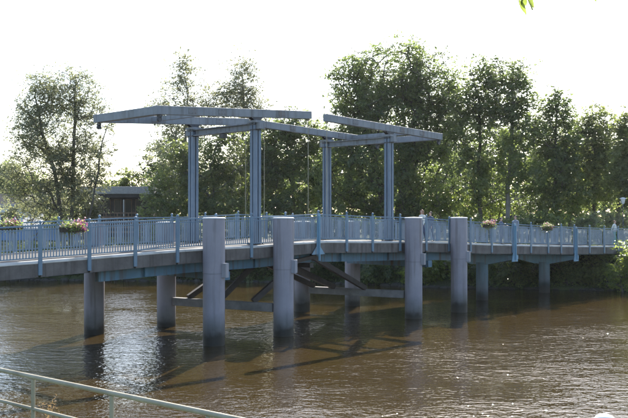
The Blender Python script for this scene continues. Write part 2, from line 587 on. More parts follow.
# post stations on the near side, measured from the photograph
POST_S = [S0 + 0.2] + [14.88 - 1.9 * k for k in range(5, 0, -1)] + [14.88, 16.76, 18.68, 20.6, 22.5, 24.4, 26.35, 28.4, 30.3, 32.15, 34.25, 36.4, 38.4, 40.4, 42.5, 44.7, 46.75, 48.8, 50.4, 52.1, 54.2, 56.3, 58.4, 60.6]
# fascia boards between the posts
for side, (va, vb) in enumerate(((V_ED0, V_ED0 + 0.07), (V_ED1 - 0.07, V_ED1))):
    for a, b in zip(POST_S[:-1], POST_S[1:]):
        mb = MB()
        d = random.uniform(-0.012, 0.012)
        mid = (a + b) / 2
        mb.hexa([B(a + 0.05, va + d, zd(a) - 0.56), B(b - 0.05, va + d, zd(b) - 0.56), B(b - 0.05, vb + d, zd(b) - 0.56), B(a + 0.05, vb + d, zd(a) - 0.56),
                 B(a + 0.05, va + d, zd(a) - 0.105), B(b - 0.05, va + d, zd(b) - 0.105), B(b - 0.05, vb + d, zd(b) - 0.105), B(a + 0.05, vb + d, zd(a) - 0.105)])
        mb.build('fascia_board', 'fascia', bridge)

# railings: top rail and foot rail are the part, posts and balusters its pieces
bal = MB()
bal.obox((0, 0, 0.575), U, V, ZA, 0.02, 0.01, 0.505)
bal_me = bal.mesh('baluster', 'blue_baluster', (0, 0, 0))
post = MB()
post.obox((0, 0, 0.36), U, V, ZA, 0.065, 0.03, 0.85)
post.lathe((0, 0, 1.2), [(0.045, 0), (0.03, 0.02), (0.03, 0.05), (0.055, 0.085), (0.055, 0.115), (0.03, 0.15), (0.001, 0.155)], 8)
post_me = post.mesh('railing_post', 'blue_rail', (0, 0, 0))
joined = MB()
n_near = 0
for side, vr in (('near', V_RN), ('far', V_RF)):
    mb = MB()
    sweep(mb, vr - 0.035, vr + 0.035, 1.14, 1.19, S0, S1)
    sweep(mb, vr - 0.02, vr + 0.02, 0.07, 0.11, S0, S1)
    sweep(mb, vr - 0.015, vr + 0.015, 1.02, 1.05, S0, S1)
    rail = mb.build('railing', 'blue_rail', bridge)
    vpost = V_ED0 - 0.04 if side == 'near' else V_ED1 + 0.04
    for s in POST_S:
        copy_part(post_me, 'railing_post', B(s, vpost, zd(s)), rail)
    s = S0 + 0.13
    while s < S1 - 0.1:
        if min(abs(s - p) for p in POST_S) > 0.06:
            if side == 'near' and s > 13.2 and n_near < 300:
                copy_part(bal_me, 'baluster', B(s, vr, zd(s)), rail)
                n_near += 1
            else:
                joined.obox(B(s, vr, zd(s) + 0.575), U, V, ZA, 0.02, 0.01, 0.505)
        s += 0.112
o = joined.build('baluster_row', 'blue_baluster', bridge)
tag(o, kind='stuff')

# light blue brace plates that run down the outside of the deck
def brace(s, side=-1, drop=1.0, flare=0.32):
    v = V_ED0 - 0.08 if side < 0 else V_ED1 + 0.08
    z = zd(s)
    mb = MB()
    w0, w1 = 0.10, flare
    pr = [(-w1, -drop), (w1, -drop), (w0, -0.25), (w0, 1.22), (-w0, 1.22), (-w0, -0.25)]
    f = [B(s + a, v - 0.02, z + b) for a, b in pr]
    k = [B(s + a, v + 0.02, z + b) for a, b in pr]
    n = len(pr)
    mb.add(f + k, [tuple(range(n)), tuple(reversed(range(n, 2 * n)))] + [((i + 1) % n, i, n + i, n + (i + 1) % n) for i in range(n)])
    mb.obox(B(s, v - 0.07 if side < 0 else v + 0.07, z + 0.1), U, V, ZA, 0.02, 0.05, 1.0)
    mb.build('brace_plate', 'blue_light', bridge)
for s in (44.85, 52.25):
    brace(s, -1); brace(s, 1)
brace(28.35, -1, 0.62, 0.42); brace(28.35, 1, 0.62, 0.42)

# hammerhead piers of the right-hand approach
def pier(s):
    vm = 29.6
    z = zd(s) - 0.62
    gb = -1.5
    c = B(s, vm, 0)
    mb = MB()
    mb.lathe((c.x, c.y, 0), [(0.36, gb), (0.36, z - 0.50)], 20)
    col = mb.build('pier_column', 'pier', bridge)
    h = MB()
    t = 0.22
    pr = [(-2.45, z - 0.02), (2.45, z - 0.02), (2.45, z - 0.24), (0.55, z - 0.62), (-0.55, z - 0.62), (-2.45, z - 0.24)]
    f = [B(s - t, vm + 0.1 + a, b) for a, b in pr]
    k = [B(s + t, vm + 0.1 + a, b) for a, b in pr]
    n = 6
    h.add(f + k, [tuple(range(n)), tuple(reversed(range(n, 2 * n)))] + [((i + 1) % n, i, n + i, n + (i + 1) % n) for i in range(n)])
    h.build('hammerhead', 'blue_light', col)
pier(45.2); pier(52.6)
# abutments at both banks
for s in (S1 + 0.4, S0 - 0.3):
    a = MB()
    a.obox(B(s, 29.9, 1.2), U, V, ZA, 0.9, 3.1, 1.7)
    a.build('abutment', 'concrete', bridge)

# ------------------------------------------------------------------ mooring piles in two rows
def pile(x_img, v, label):
    s = s_at(x_img, v)
    c = B(s, v, 0)
    t = thing('mooring_pile', label, 'pile', (c.x, c.y, 0), 'steel mooring piles standing beside the bridge')
    R = 0.435
    zt = 4.93 if v < 30 else 4.72
    MB().lathe((c.x, c.y, 0), [(R - 0.006, -1.6), (R - 0.006, 2.788)], 40).build('lower_tube', 'pile', t)
    MB().lathe((c.x, c.y, 0), [(R, 2.80), (R, zt)], 40).build('upper_tube', 'pile', t)
    MB().lathe((c.x, c.y, 0), [(R - 0.03, 2.789), (R - 0.03, 2.799)], 40).build('seam', 'dark_steel', t)
    MB().lathe((c.x, c.y, 0), [(R + 0.02, zt + 0.001), (R + 0.02, zt + 0.035), (R - 0.03, zt + 0.055), (0.001, zt + 0.07)], 40).build('cap', 'pile_cap', t)
    b = MB()
    d = Vector((0.93, -0.36, 0)).normalized()
    e = Vector((-d.y, d.x, 0))
    if v > 30:
        d, e = -d, -e
    b.obox(c + d * (R + 0.06) + Vector((0, 0, 2.92)), d, e, ZA, 0.09, 0.14, 0.28)
    b.build('bracket_box', 'steel_box', t, bevel=0.012)
    return c
PN = [pile(214, V_PN, 'leftmost pile of the tall near row, in front of the railing left of centre'),
      pile(283.5, V_PN, 'second pile from the left in the tall near row, beside the dark struts'),
      pile(413.5, V_PN, 'third pile from the left in the tall near row, right of centre'),
      pile(459, V_PN, 'rightmost pile of the tall near row, in front of the railing')]
PF = [pile(94.5, V_PF, 'leftmost pile behind the bridge, its lower half seen under the deck'),
      pile(166.5, V_PF, 'pile behind the deck with a horizontal timber running right from it'),
      pile(302, V_PF, 'pile behind the deck just right of a tall near pile, with dark struts before it'),
      pile(352.5, V_PF, 'rightmost pile behind the bridge, crossed by the ends of dark struts')]

def fender(a, b, z, label):
    d = (b - a).normalized()
    p, q = a + d * 0.47, b - d * 0.47
    mb = MB()
    e = Vector((-d.y, d.x, 0))
    mb.bar(p + Vector((0, 0, z)), q + Vector((0, 0, z)), 0.3, 0.36)
    o = mb.build('fender_beam', 'fender', bevel=0.02)
    tag(o, label, 'fender beam', 'timber fenders between piles')
    return p, q
fl = fender(PF[1], PN[1], 1.15, 'long grey timber beam low over the water left of centre between piles')
fr = fender(PF[2], PN[2], 1.15, 'long grey timber beam low over the water right of centre between piles')

# dark struts from the fenders up to the middle of the span: parts of the bridge
def lerp(a, b, t): return a + (b - a) * t
zc = zd(28.4)
tops = [B(26.7, 27.66, zc - 1.02), B(28.4, 27.62, zc - 0.72), B(28.2, 31.7, zc - 0.8)]
zb = 1.36
Rb = [lerp(fr[0], fr[1], t) + Vector((0, 0, zb)) for t in (0.27, 0.60, 0.05)]
Lb = [lerp(fl[0], fl[1], t) + Vector((0, 0, zb)) for t in (0.80, 0.48, 0.15)]
for a, b in [(Rb[0], tops[0]), (Rb[1], tops[1]), (Rb[0], B(27.6, 28.6, zc - 1.0)), (Rb[2], tops[2]), (Lb[0], B(27.6, 27.9, zc - 1.05)), (Lb[1], B(26.4, 29.2, zc - 1.05)), (Lb[2], tops[2])]:
    MB().bar(a, b, 0.17, 0.24).build('strut', 'strut', bridge)
MB().bar(B(26.6, 27.62, zc - 1.0), B(28.6, 27.60, zc - 0.74), 0.2, 0.16).build('strut_head', 'strut', bridge)
MB().bar(B(28.3, 27.5, zc - 1.12), B(28.3, 32.2, zc - 1.12), 0.22, 0.2).build('strut_head', 'strut', bridge)

# ------------------------------------------------------------------ lifting portals and balance frames
S_L, S_R = s_at(255.5, V_TN), s_at(389, V_TN)
ZT = EYE + 4.1
def portal(s, label):
    t = thing('bridge_portal', label, 'portal', B(s, 29.9, zd(s)), 'lifting portals of the bridge')
    for v in (V_TN, V_TF):
        mb = MB()
        z0, z1 = zd(s), ZT - 0.10
        zm, hz = (z0 + z1) / 2, (z1 - z0) / 2
        for a in (-0.1, 0.1):
            for b in (-0.1, 0.1):
                mb.obox(B(s + a, v + b, zm), U, V, ZA, 0.068, 0.068, hz)
        p = mb.build('portal_post', 'post', t)
        w = MB()
        w.obox(B(s, v, zm), U, V, ZA, 0.11, 0.11, hz - 0.003)
        w.build('web', 'dark_steel', p)
        f = MB()
        f.obox(B(s, v, z0 + 0.02), U, V, ZA, 0.26, 0.26, 0.02)
        for a, b in ((-1, -1), (1, -1), (1, 1), (-1, 1)):
            f.lathe(B(s + a * 0.2, v + b * 0.22, z0 + 0.04), [(0.03, 0), (0.03, 0.05)], 6)
        f.build('foot_plate', 'dark_steel', p)
        c = MB()
        c.obox(B(s, v, ZT - 0.05), U, V, ZA, 0.24, 0.28, 0.05)
        c.build('cap_plate', 'beam', p)
        # stiffening straps seen as dark lines near the post head
        k = MB()
        for zz in (ZT - 0.17, ZT - 0.40):
            k.obox(B(s, v, zz), U, V, ZA, 0.18, 0.18, 0.03)
        k.build('head_strap', 'dark_steel', p)
        e = MB()
        e.obox(B(s, v + (-0.30 if v == V_TN else 0.30), ZT - 0.24), U, V, ZA, 0.13, 0.115, 0.13)
        e.build('lintel_end', 'beam', p)
    l = MB()
    l.obox(B(s, (V_TN + V_TF) / 2, ZT - 0.12), U, V, ZA, 0.15, (V_TF - V_TN) / 2 - 0.185, 0.02)
    l.obox(B(s, (V_TN + V_TF) / 2, ZT - 0.38), U, V, ZA, 0.15, (V_TF - V_TN) / 2 - 0.185, 0.02)
    l.obox(B(s, (V_TN + V_TF) / 2, ZT - 0.25), U, V, ZA, 0.02, (V_TF - V_TN) / 2 - 0.185, 0.108)
    l.build('lintel', 'beam', t)
    return t
pL = portal(S_L, 'left grey blue steel portal standing on the bridge, before pale slender trees')
pR = portal(S_R, 'right grey blue steel portal standing on the bridge, before the big dark tree')
fl_ = MB()
fl_.obox(B(S_L, 29.9, ZT - 0.52), U, V, ZA, 0.1, 0.14, 0.09)
fl_.obox(B(S_L, 29.9, ZT - 0.415), U, V, ZA, 0.03, 0.03, 0.014)
fl_.build('floodlight', 'dark_steel', pL)

def balance(s_piv, s_tip, z_tip, s_tail, z_tail, label, sgn):
    # z values: top of the beam
    hz = 0.17
    t = thing('balance_frame', label, 'balance beam', B(s_piv, 29.9, ZT), 'tilting balance frames on the portals')
    for v in (V_TN, V_TF):
        mb = MB()
        a, b = B(s_tip, v, z_tip - hz), B(s_tail, v, z_tail - hz)
        mb.bar(a, b, 0.24, 2 * hz)
        bm = mb.build('balance_beam', 'beam', t, bevel=0.012)
        fr_ = (s_piv - s_tip) / (s_tail - s_tip)
        for q in (0.22, 0.62, 0.8):
            c = a.lerp(b, q)
            dd = (b - a).normalized()
            uu = V.cross(dd).normalized()
            if uu.z < 0: uu = -uu
            sp = MB()
            for sd_ in (-1, 1):
                sp.obox(c + V * sd_ * 0.128, dd, V, uu, 0.2, 0.006, 0.12)
                for e1 in (-0.14, 0.0, 0.14):
                    for e2 in (-0.08, 0.08):
                        sp.obox(c + V * sd_ * 0.14 + dd * e1 + uu * e2, dd, V, uu, 0.016, 0.007, 0.016)
            sp.build('splice_plate', 'beam_plate', bm)
        zp = z_tip + (z_tail - z_tip) * fr_ - 2 * hz
        k = MB()
        w = 0.05
        for dv in (-0.09, 0.09):
            pr = [(-0.16, ZT + 0.004), (0.16, ZT + 0.004), (0.34, zp - 0.004), (-0.34, zp - 0.004)]
            slope = (z_tail - z_tip) / (s_tail - s_tip)
            pr = [(p, q if i < 2 else q + p * slope) for i, (p, q) in enumerate(pr)]
            f = [B(s_piv + p, v + dv - w / 2, q) for p, q in pr]
            g = [B(s_piv + p, v + dv + w / 2, q) for p, q in pr]
            k.add(f + g, [(0, 1, 2, 3), (7, 6, 5, 4), (1, 0, 4, 5), (2, 1, 5, 6), (3, 2, 6, 7), (0, 3, 7, 4)])
        k.build('bearing_bracket', 'dark_steel', bm)
        e = MB()
        st = s_tail + sgn * 0.2
        ze = z_tail - 2 * hz
        e.obox(B(st, v, ze - 0.05), U, V, ZA, 0.05, 0.1, 0.046)
        q = [B(st, v - 0.05, ze - 0.17), B(st, v + 0.05, ze - 0.17)]
        e.tube(q, 0.095, 12, True, False)
        e.build('pulley', 'dark_steel', bm)
        r = MB()
        sr = s_tip - sgn * 0.12
        zr = z_tip - 2 * hz
        ve = v + (-0.35 if v == V_TN else 0.35)
        r.tube([B(sr, v, zr + 0.01), B(sr, v, zd(sr) + 0.02)], 0.014, 6)
        r.obox(B(sr, v, zr - 0.045), U, V, ZA, 0.05, 0.05, 0.04)
        r.build('hanger_rod', 'galv', bm)
    c = MB()
    ss = s_tail + sgn * 0.152
    c.bar(B(ss, V_TN + 0.125, z_tail - hz), B(ss, V_TF - 0.125, z_tail - hz), 0.3, 2 * hz - 0.01)
    c.build('tail_beam', 'beam', t, bevel=0.012)
    c = MB()
    sm = s_piv + (s_tail - s_piv) * 0.45
    zm = z_tip + (z_tail - z_tip) * (sm - s_tip) / (s_tail - s_tip)
    c.bar(B(sm, V_TN + 0.125, zm - hz), B(sm, V_TF - 0.125, zm - hz), 0.14, 0.2)
    c.build('tie_beam', 'beam', t)
balance(S_L, s_at(310, V_TN), EYE + 4.78, s_at(155, V_TN), EYE + 4.27, 'left grey steel balance frame, tail raised over the river at upper left', 1)
balance(S_R, s_at(325, V_TN), EYE + 4.75, s_at(441, V_TN), EYE + 4.45, 'right grey steel balance frame on the portal before the big dark tree', -1)

# ------------------------------------------------------------------ foliage
def leaf_mesh(name, C, size, mat, aspect=0.45, droop=0.0, jitter=0.35, nrm=None):
    n = len(C)
    d = rng.normal(size=(n, 3))
    d[:, 2] = d[:, 2] * 0.8 - droop
    d /= np.linalg.norm(d, axis=1)[:, None] + 1e-9
    r = rng.normal(size=(n, 3))
    if nrm is not None:
        r = nrm / (np.linalg.norm(nrm, axis=1)[:, None] + 1e-9)
        d -= r * (d * r).sum(1)[:, None]
        d /= np.linalg.norm(d, axis=1)[:, None] + 1e-9
    sd = np.cross(d, r)
    sd /= np.linalg.norm(sd, axis=1)[:, None] + 1e-9
    L = size * (1 + jitter * rng.normal(size=n)).clip(0.4, 1.8)
    W = L * aspect
    nm = np.cross(d, sd)
    v = np.empty((n, 4, 3))
    v[:, 0] = C - d * (L / 2)[:, None]
    v[:, 1] = C + sd * (W / 2)[:, None] + nm * (W * 0.18)[:, None]
    v[:, 2] = C + d * (L / 2)[:, None]
    v[:, 3] = C - sd * (W / 2)[:, None] + nm * (W * 0.18)[:, None]
    me = bpy.data.meshes.new(name)
    me.vertices.add(4 * n)
    me.vertices.foreach_set('co', v.reshape(-1).astype(np.float32))
    me.loops.add(4 * n)
    me.loops.foreach_set('vertex_index', np.arange(4 * n, dtype=np.int32))
    me.polygons.add(n)
    me.polygons.foreach_set('loop_start', np.arange(0, 4 * n, 4, dtype=np.int32))
    me.update(calc_edges=True)
    me.materials.append(M[mat])
    return me

def grow(base, trunk_pts, clusters, r_tip, r_max, expo=0.42):
    """join every leaf cluster to the nearest lower branch node, thicken by what hangs on it"""
    P = [Vector(p) for p in trunk_pts]
    par = [-1] + list(range(len(P) - 1))
    load = [0.0] * len(P)
    ntr = len(P)
    ax = np.array([[p.x, p.y] for p in P])
    order = sorted(range(len(clusters)), key=lambda i: min((Vector(clusters[i]) - p).length for p in P[:ntr]))
    ends = []
    for i in order:
        c = Vector(clusters[i])
        A = np.array([tuple(p) for p in P])
        dv = np.array(tuple(c)) - A
        dist = np.linalg.norm(dv, axis=1)
        hor = np.linalg.norm(dv[:, :2], axis=1)
        cost = dist + np.where(dv[:, 2] < 0.35 * hor, 2.0 * (0.35 * hor - dv[:, 2]), 0) + (np.arange(len(P)) == 0) * 3
        j = int(np.argmin(cost))
        a = P[j]
        L = (c - a).length
        k = 2 if L < 1.2 else 3
        prev = j
        side = Vector(rng.normal(size=3)) * 0.05 * L
        for q in range(1, k + 1):
            t = q / k
            b = a.lerp(c, t) + side * math.sin(math.pi * t) + Vector((0, 0, -0.06 * L * math.sin(math.pi * t)))
            P.append(b); par.append(prev); load.append(0.0)
            prev = len(P) - 1
        load[prev] += 1
    for i in range(len(P) - 1, 0, -1):
        load[par[i]] += load[i]
    tot = max(load[0], 1)
    rad = [max(r_tip, r_max * (l / tot) ** expo) for l in load]
    mb = MB()
    mb.tube(P[:ntr], [max(rad[i], r_tip) * (1.25 if i == 0 else 1) for i in range(ntr)], 9)
    kids = {}
    for i in range(ntr, len(P)):
        kids.setdefault(par[i], []).append(i)
    def chain(start):
        out = [start]
        while True:
            ks = kids.get(out[-1], [])
            if not ks: break
            nx = max(ks, key=lambda q: load[q])
            out.append(nx)
        return out
    seen = set()
    for i in range(ntr, len(P)):
        if i in seen: continue
        ch = chain(i)
        new = []
        for q in ch:
            if q in seen: break
            new.append(q)
        seen.update(new)
        pts = [P[par[i]]] + [P[q] for q in new]
        rr = [min(rad[par[i]], rad[i] * 1.15)] + [rad[q] for q in new]
        mb.tube(pts, rr, 5 if rr[0] < 0.08 else 7, cap=False)
    return mb

def plant(name, label, cat, group, x, Y, lobes, ncl, nleaf, leaf, sig, mat, bark='bark', trunk_top=0.8, r_trunk=0.22, depth=1.0, lean=0.0,
          aspect=0.45, droop=0.0, shell=0.45, base_z=None, trunks=1, spread=0.0, vert=1.0):
    """lobes in photograph pixels: (x, y, rx, ry); turned into volumes standing at depth Y"""
    k = Y / FPX
    bx = (x - 314.0) * k
    bz = float(ground_z(bx, Y)) - 0.15 if base_z is None else base_z
    root = thing(name, label, cat, (bx, Y, bz), group)
    cl = []
    area = np.array([l[2] * l[3] for l in lobes], float)
    cnt = np.maximum(2, np.round(ncl * area / area.sum())).astype(int)
    for (lx, ly, rx, ry), n in zip(lobes, cnt):
        c = np.array([(lx - 314.0) * k, Y, EYE - (ly - HORIZON) * k])
        d = rng.normal(size=(n, 3))
        d /= np.linalg.norm(d, axis=1)[:, None]
        r = rng.random(n) ** (1 / 3.0)
        r = shell * (0.75 + 0.25 * r) + (1 - shell) * r
        q = c + d * r[:, None] * np.array([rx * k, rx * k * depth, ry * k]) * 0.93
        cl.append(q)
    cl = np.concatenate(cl)
    cl[:, 2] = np.maximum(cl[:, 2], bz + 0.35)
    topz = bz + (cl[:, 2].max() - bz) * trunk_top
    topx = np.average(cl[:, 0]) if lean == 0 else bx + lean
    H = topz - bz
    mbs = MB()
    groups = [cl]
    starts = [(bx, Y, topx, Y)]
    if trunks > 1:
        ang = np.arctan2(cl[:, 1] - Y, cl[:, 0] - bx)
        lab = np.clip(((cl[:, 0] - cl[:, 0].min()) / (np.ptp(cl[:, 0]) + 1e-6) * trunks).astype(int), 0, trunks - 1)
        groups = [cl[lab == i] for i in range(trunks)]
        starts = [(bx + (i - (trunks - 1) / 2) * spread, Y + rng.normal() * spread * 0.5, groups[i][:, 0].mean() if len(groups[i]) else bx, Y) for i in range(trunks)]
    for g, (sx, sy, ex, ey) in zip(groups, starts):
        if len(g) == 0: continue
        n = 9
        wob = rng.normal(size=(n, 2)) * 0.014 * H
        pts = []
        for i in range(n):
            t = i / (n - 1)
            e = t ** 1.4
            pts.append((sx + (ex - sx) * e + wob[i, 0] * t, sy + (ey - sy) * e + wob[i, 1] * t, bz + H * t))
        b = grow((sx, sy, bz), pts, [tuple(p) for p in g], 0.012, r_trunk)
        mbs.v, mbs.f, mbs.sm = mbs.v, mbs.f, mbs.sm
        off = len(mbs.v)
        mbs.v += b.v
        mbs.f += [tuple(q + off for q in f) for f in b.f]
        mbs.sm += b.sm
    tr = mbs.build('trunk', bark, root, origin=(bx, Y, bz))
    # leaves: flattened tufts around every cluster
    per = 15
    nsp = max(3, int(round(nleaf / per)))
    sp = np.repeat(cl, nsp, axis=0) + rng.normal(size=(len(cl) * nsp, 3)) * sig * np.array([1, 1, 0.9 * vert]) * 0.85
    ts = (sig * 0.36) * (0.6 + 0.8 * rng.random(len(sp)))
    tilt = rng.normal(size=(len(sp), 3)) * 0.45
    tilt[:, 2] = 1.0
    rad_ = sp - np.array([cl[:, 0].mean(), Y, cl[:, 2].mean()])
    rad_ /= np.linalg.norm(rad_, axis=1)[:, None] + 1e-9
    tilt += rad_ * 0.5
    tilt /= np.linalg.norm(tilt, axis=1)[:, None]
    off = rng.normal(size=(len(sp) * per, 3)) * np.repeat(ts, per)[:, None]
    nrm = np.repeat(tilt, per, axis=0)
    off -= nrm * ((off * nrm).sum(1) * 0.55)[:, None]
    C = np.repeat(sp, per, axis=0) + off
    nrm = nrm + rng.normal(size=nrm.shape) * 0.38
    if droop: C[:, 2] -= rng.random(len(C)) * sig * droop
    gz = ground_z(C[:, 0], C[:, 1])
    keep = C[:, 2] > np.maximum(gz, 0.0) + 0.03
    C, nrm = C[keep], nrm[keep]
    C -= np.array([bx, Y, bz])
    me = leaf_mesh('crown', C, leaf, mat, aspect, droop, nrm=nrm)
    cr = bpy.data.objects.new('crown', me)
    link(cr, (bx, Y, bz), root)
    return root

G1 = 'trees along the far bank'
G2 = 'shrubs along the far bank'
plant('willow_tree', 'airy grey green willow rising alone at the far left, dark forked stems', 'tree', G1, 68, 76,
      [(62, 88, 36, 22), (38, 102, 24, 32), (86, 96, 24, 28), (60, 128, 46, 34), (42, 165, 38, 28), (80, 165, 32, 32), (60, 196, 44, 18), (22, 128, 12, 26), (14, 185, 14, 22)],
      620, 92, 0.23, 0.58, 'lf_willow', 'bark', 0.85, 0.19, 0.8, aspect=0.3, droop=0.25, shell=0.3, trunks=2, spread=0.5)
plant('young_willow', 'slender young willow leaning right beside the dark flat roofed building', 'tree', G1, 86, 74,
      [(108, 130, 8, 14), (103, 152, 11, 14), (95, 176, 10, 12), (86, 200, 10, 10)],
      36, 70, 0.24, 0.36, 'lf_willow', 'bark', 0.95, 0.09, 1.0, lean=1.8, aspect=0.3, droop=0.2)
plant('poplar_tree', 'tall thin pale poplar behind the left post of the left portal', 'tree', G1, 186, 92,
      [(186, 74, 15, 20), (172, 106, 25, 26), (204, 108, 18, 26), (182, 150, 28, 26), (190, 190, 28, 20)],
      310, 92, 0.25, 0.70, 'lf_poplar', 'bark_pale', 0.93, 0.17, 1.0, aspect=0.38, shell=0.2, vert=1.4)
plant('poplar_tree', 'tall thin pale poplar just left of the right post of the left portal', 'tree', G1, 243, 92,
      [(242, 78, 17, 20), (234, 104, 22, 24), (254, 118, 15, 28), (246, 150, 18, 26), (240, 182, 22, 24)],
      300, 92, 0.25, 0.70, 'lf_poplar', 'bark_pale', 0.93, 0.17, 1.0, aspect=0.38, shell=0.2, vert=1.4)
plant('birch_tree', 'light green rounded tree seen between the posts of the left portal', 'tree', G1, 215, 82,
      [(176, 166, 22, 24), (205, 168, 26, 28), (230, 155, 24, 28), (180, 194, 38, 20), (228, 192, 30, 20), (262, 172, 18, 26)],
      260, 105, 0.26, 0.5, 'lf_light', 'bark_pale', 0.7, 0.2, 0.8)
plant('dark_tree', 'dark green round tree showing right of the flat roofed building', 'tree', G1, 160, 99,
      [(154, 156, 12, 18), (162, 178, 18, 20), (156, 198, 16, 14)],
      80, 110, 0.26, 0.5, 'lf_dark', 'bark', 0.7, 0.18)
plant('hawthorn_tree', 'shadowy tree filling the gap between the two portals', 'tree', G1, 295, 82,
      [(283, 150, 26, 26), (306, 138, 24, 22), (270, 182, 24, 28), (300, 185, 34, 28), (320, 158, 18, 28), (300, 126, 22, 14), (276, 132, 16, 16), (262, 150, 16, 24)],
      330, 115, 0.26, 0.52, 'lf_mid', 'bark', 0.7, 0.2, 0.9)
plant('oak_tree', 'biggest tree, broad dark rounded crown behind the right portal', 'tree', G1, 392, 78,
      [(392, 68, 50, 30), (356, 92, 32, 40), (430, 82, 32, 38), (448, 108, 20, 34), (390, 98, 34, 30), (390, 112, 56, 40), (350, 128, 24, 30), (434, 128, 28, 34), (375, 155, 54, 34), (425, 168, 40, 34), (345, 180, 34, 30), (385, 192, 60, 22)],
      1250, 86, 0.24, 0.56, 'lf_mid', 'bark', 0.72, 0.40, 0.9, shell=0.3, trunks=2, spread=0.8)
plant('ash_tree', 'open crowned ash with thin trunk just right of the biggest tree', 'tree', G1, 481, 74,
      [(478, 76, 18, 17), (464, 100, 18, 24), (488, 104, 20, 26), (472, 135, 24, 26), (470, 168, 24, 24), (486, 190, 20, 18)],
      280, 76, 0.24, 0.5, 'lf_mid', 'bark', 0.88, 0.17, 1.0, shell=0.2)
plant('ash_tree', 'open crowned ash with pale forked trunk, tallest right of centre gap', 'tree', G1, 507, 73,
      [(508, 74, 22, 17), (524, 90, 16, 24), (500, 104, 20, 26), (520, 128, 22, 28), (506, 160, 22, 24), (524, 180, 20, 20)],
      290, 76, 0.24, 0.5, 'lf_mid', 'bark_pale', 0.88, 0.19, 1.0, shell=0.2)
plant('cypress_tree', 'dark spiky topped tree right of the open ashes', 'tree', G1, 556, 74,
      [(551, 110, 7, 20), (561, 112, 6, 20), (570, 120, 5, 16), (542, 128, 12, 24), (560, 142, 20, 26), (550, 170, 24, 28), (566, 185, 24, 22)],
      220, 100, 0.24, 0.44, 'lf_mid', 'bark', 0.9, 0.18, 1.0, vert=1.6)
plant('acacia_tree', 'light leaved arching tree toward the right edge', 'tree', G1, 594, 76,
      [(594, 122, 18, 17), (580, 138, 15, 20), (607, 135, 15, 20), (588, 160, 22, 22), (606, 170, 20, 22), (590, 192, 28, 16)],
      290, 80, 0.24, 0.5, 'lf_light', 'bark', 0.85, 0.16, 1.0, shell=0.25)
plant('acacia_tree', 'light leaved tree cut off by the right edge of the picture', 'tree', G1, 632, 72,
      [(628, 126, 16, 18), (636, 148, 20, 24), (624, 172, 20, 22), (640, 185, 24, 22)],
      190, 100, 0.25, 0.46, 'lf_light', 'bark', 0.85, 0.16, 1.0, shell=0.25)
BACK = [(-8, 100, [(-10, 175, 18, 22), (8, 182, 14, 18), (0, 200, 24, 16)], 'lf_mid', 'green tree cut off by the left edge behind the white wall'),
        (122, 104, [(116, 192, 16, 12), (134, 180, 14, 14), (125, 204, 24, 12)], 'lf_light', 'low green tree behind the flat roofed building'),
        (35, 108, [(35, 195, 26, 20), (60, 200, 22, 16)], 'lf_mid', 'green tree in the distance behind the far left willow'),
        (190, 108, [(175, 185, 26, 26), (205, 188, 26, 26)], 'lf_mid', 'green tree in the distance behind the left portal'),
        (258, 110, [(245, 185, 22, 26), (268, 178, 24, 30)], 'lf_dark', 'dark tree in the distance right of the left portal'),
        (318, 112, [(305, 175, 24, 30), (330, 172, 24, 34)], 'lf_dark', 'dark tree in the distance between the portals'),
        (372, 110, [(360, 165, 28, 38), (392, 168, 26, 38)], 'lf_dark', 'dark tree in the distance inside the right portal'),
        (440, 106, [(425, 160, 26, 34), (452, 158, 26, 38), (440, 190, 34, 22)], 'lf_dark', 'dark tree in the distance right of the right portal'),
        (512, 96, [(500, 150, 30, 28), (535, 156, 28, 28), (470, 168, 28, 26), (508, 185, 46, 22)], 'lf_dark', 'dark tree deep behind the open ashes'),
        (570, 104, [(558, 165, 26, 28), (585, 168, 26, 28), (572, 192, 36, 18)], 'lf_dark', 'dark tree deep behind the spiky topped tree'),
        (618, 100, [(605, 165, 26, 24), (635, 162, 26, 28), (618, 190, 36, 18)], 'lf_dark', 'dark tree deep behind the lamp at the right')]
for x, Y, lobes, mat, lab in BACK:
    a = sum(l[2] * l[3] for l in lobes) * (Y / FPX) ** 2
    plant('background_tree', lab, 'tree', G1, x, Y, lobes, int(30 + a * 4.2), 90, 0.36, 0.65, mat, 'bark', 0.7, 0.2, 0.7)

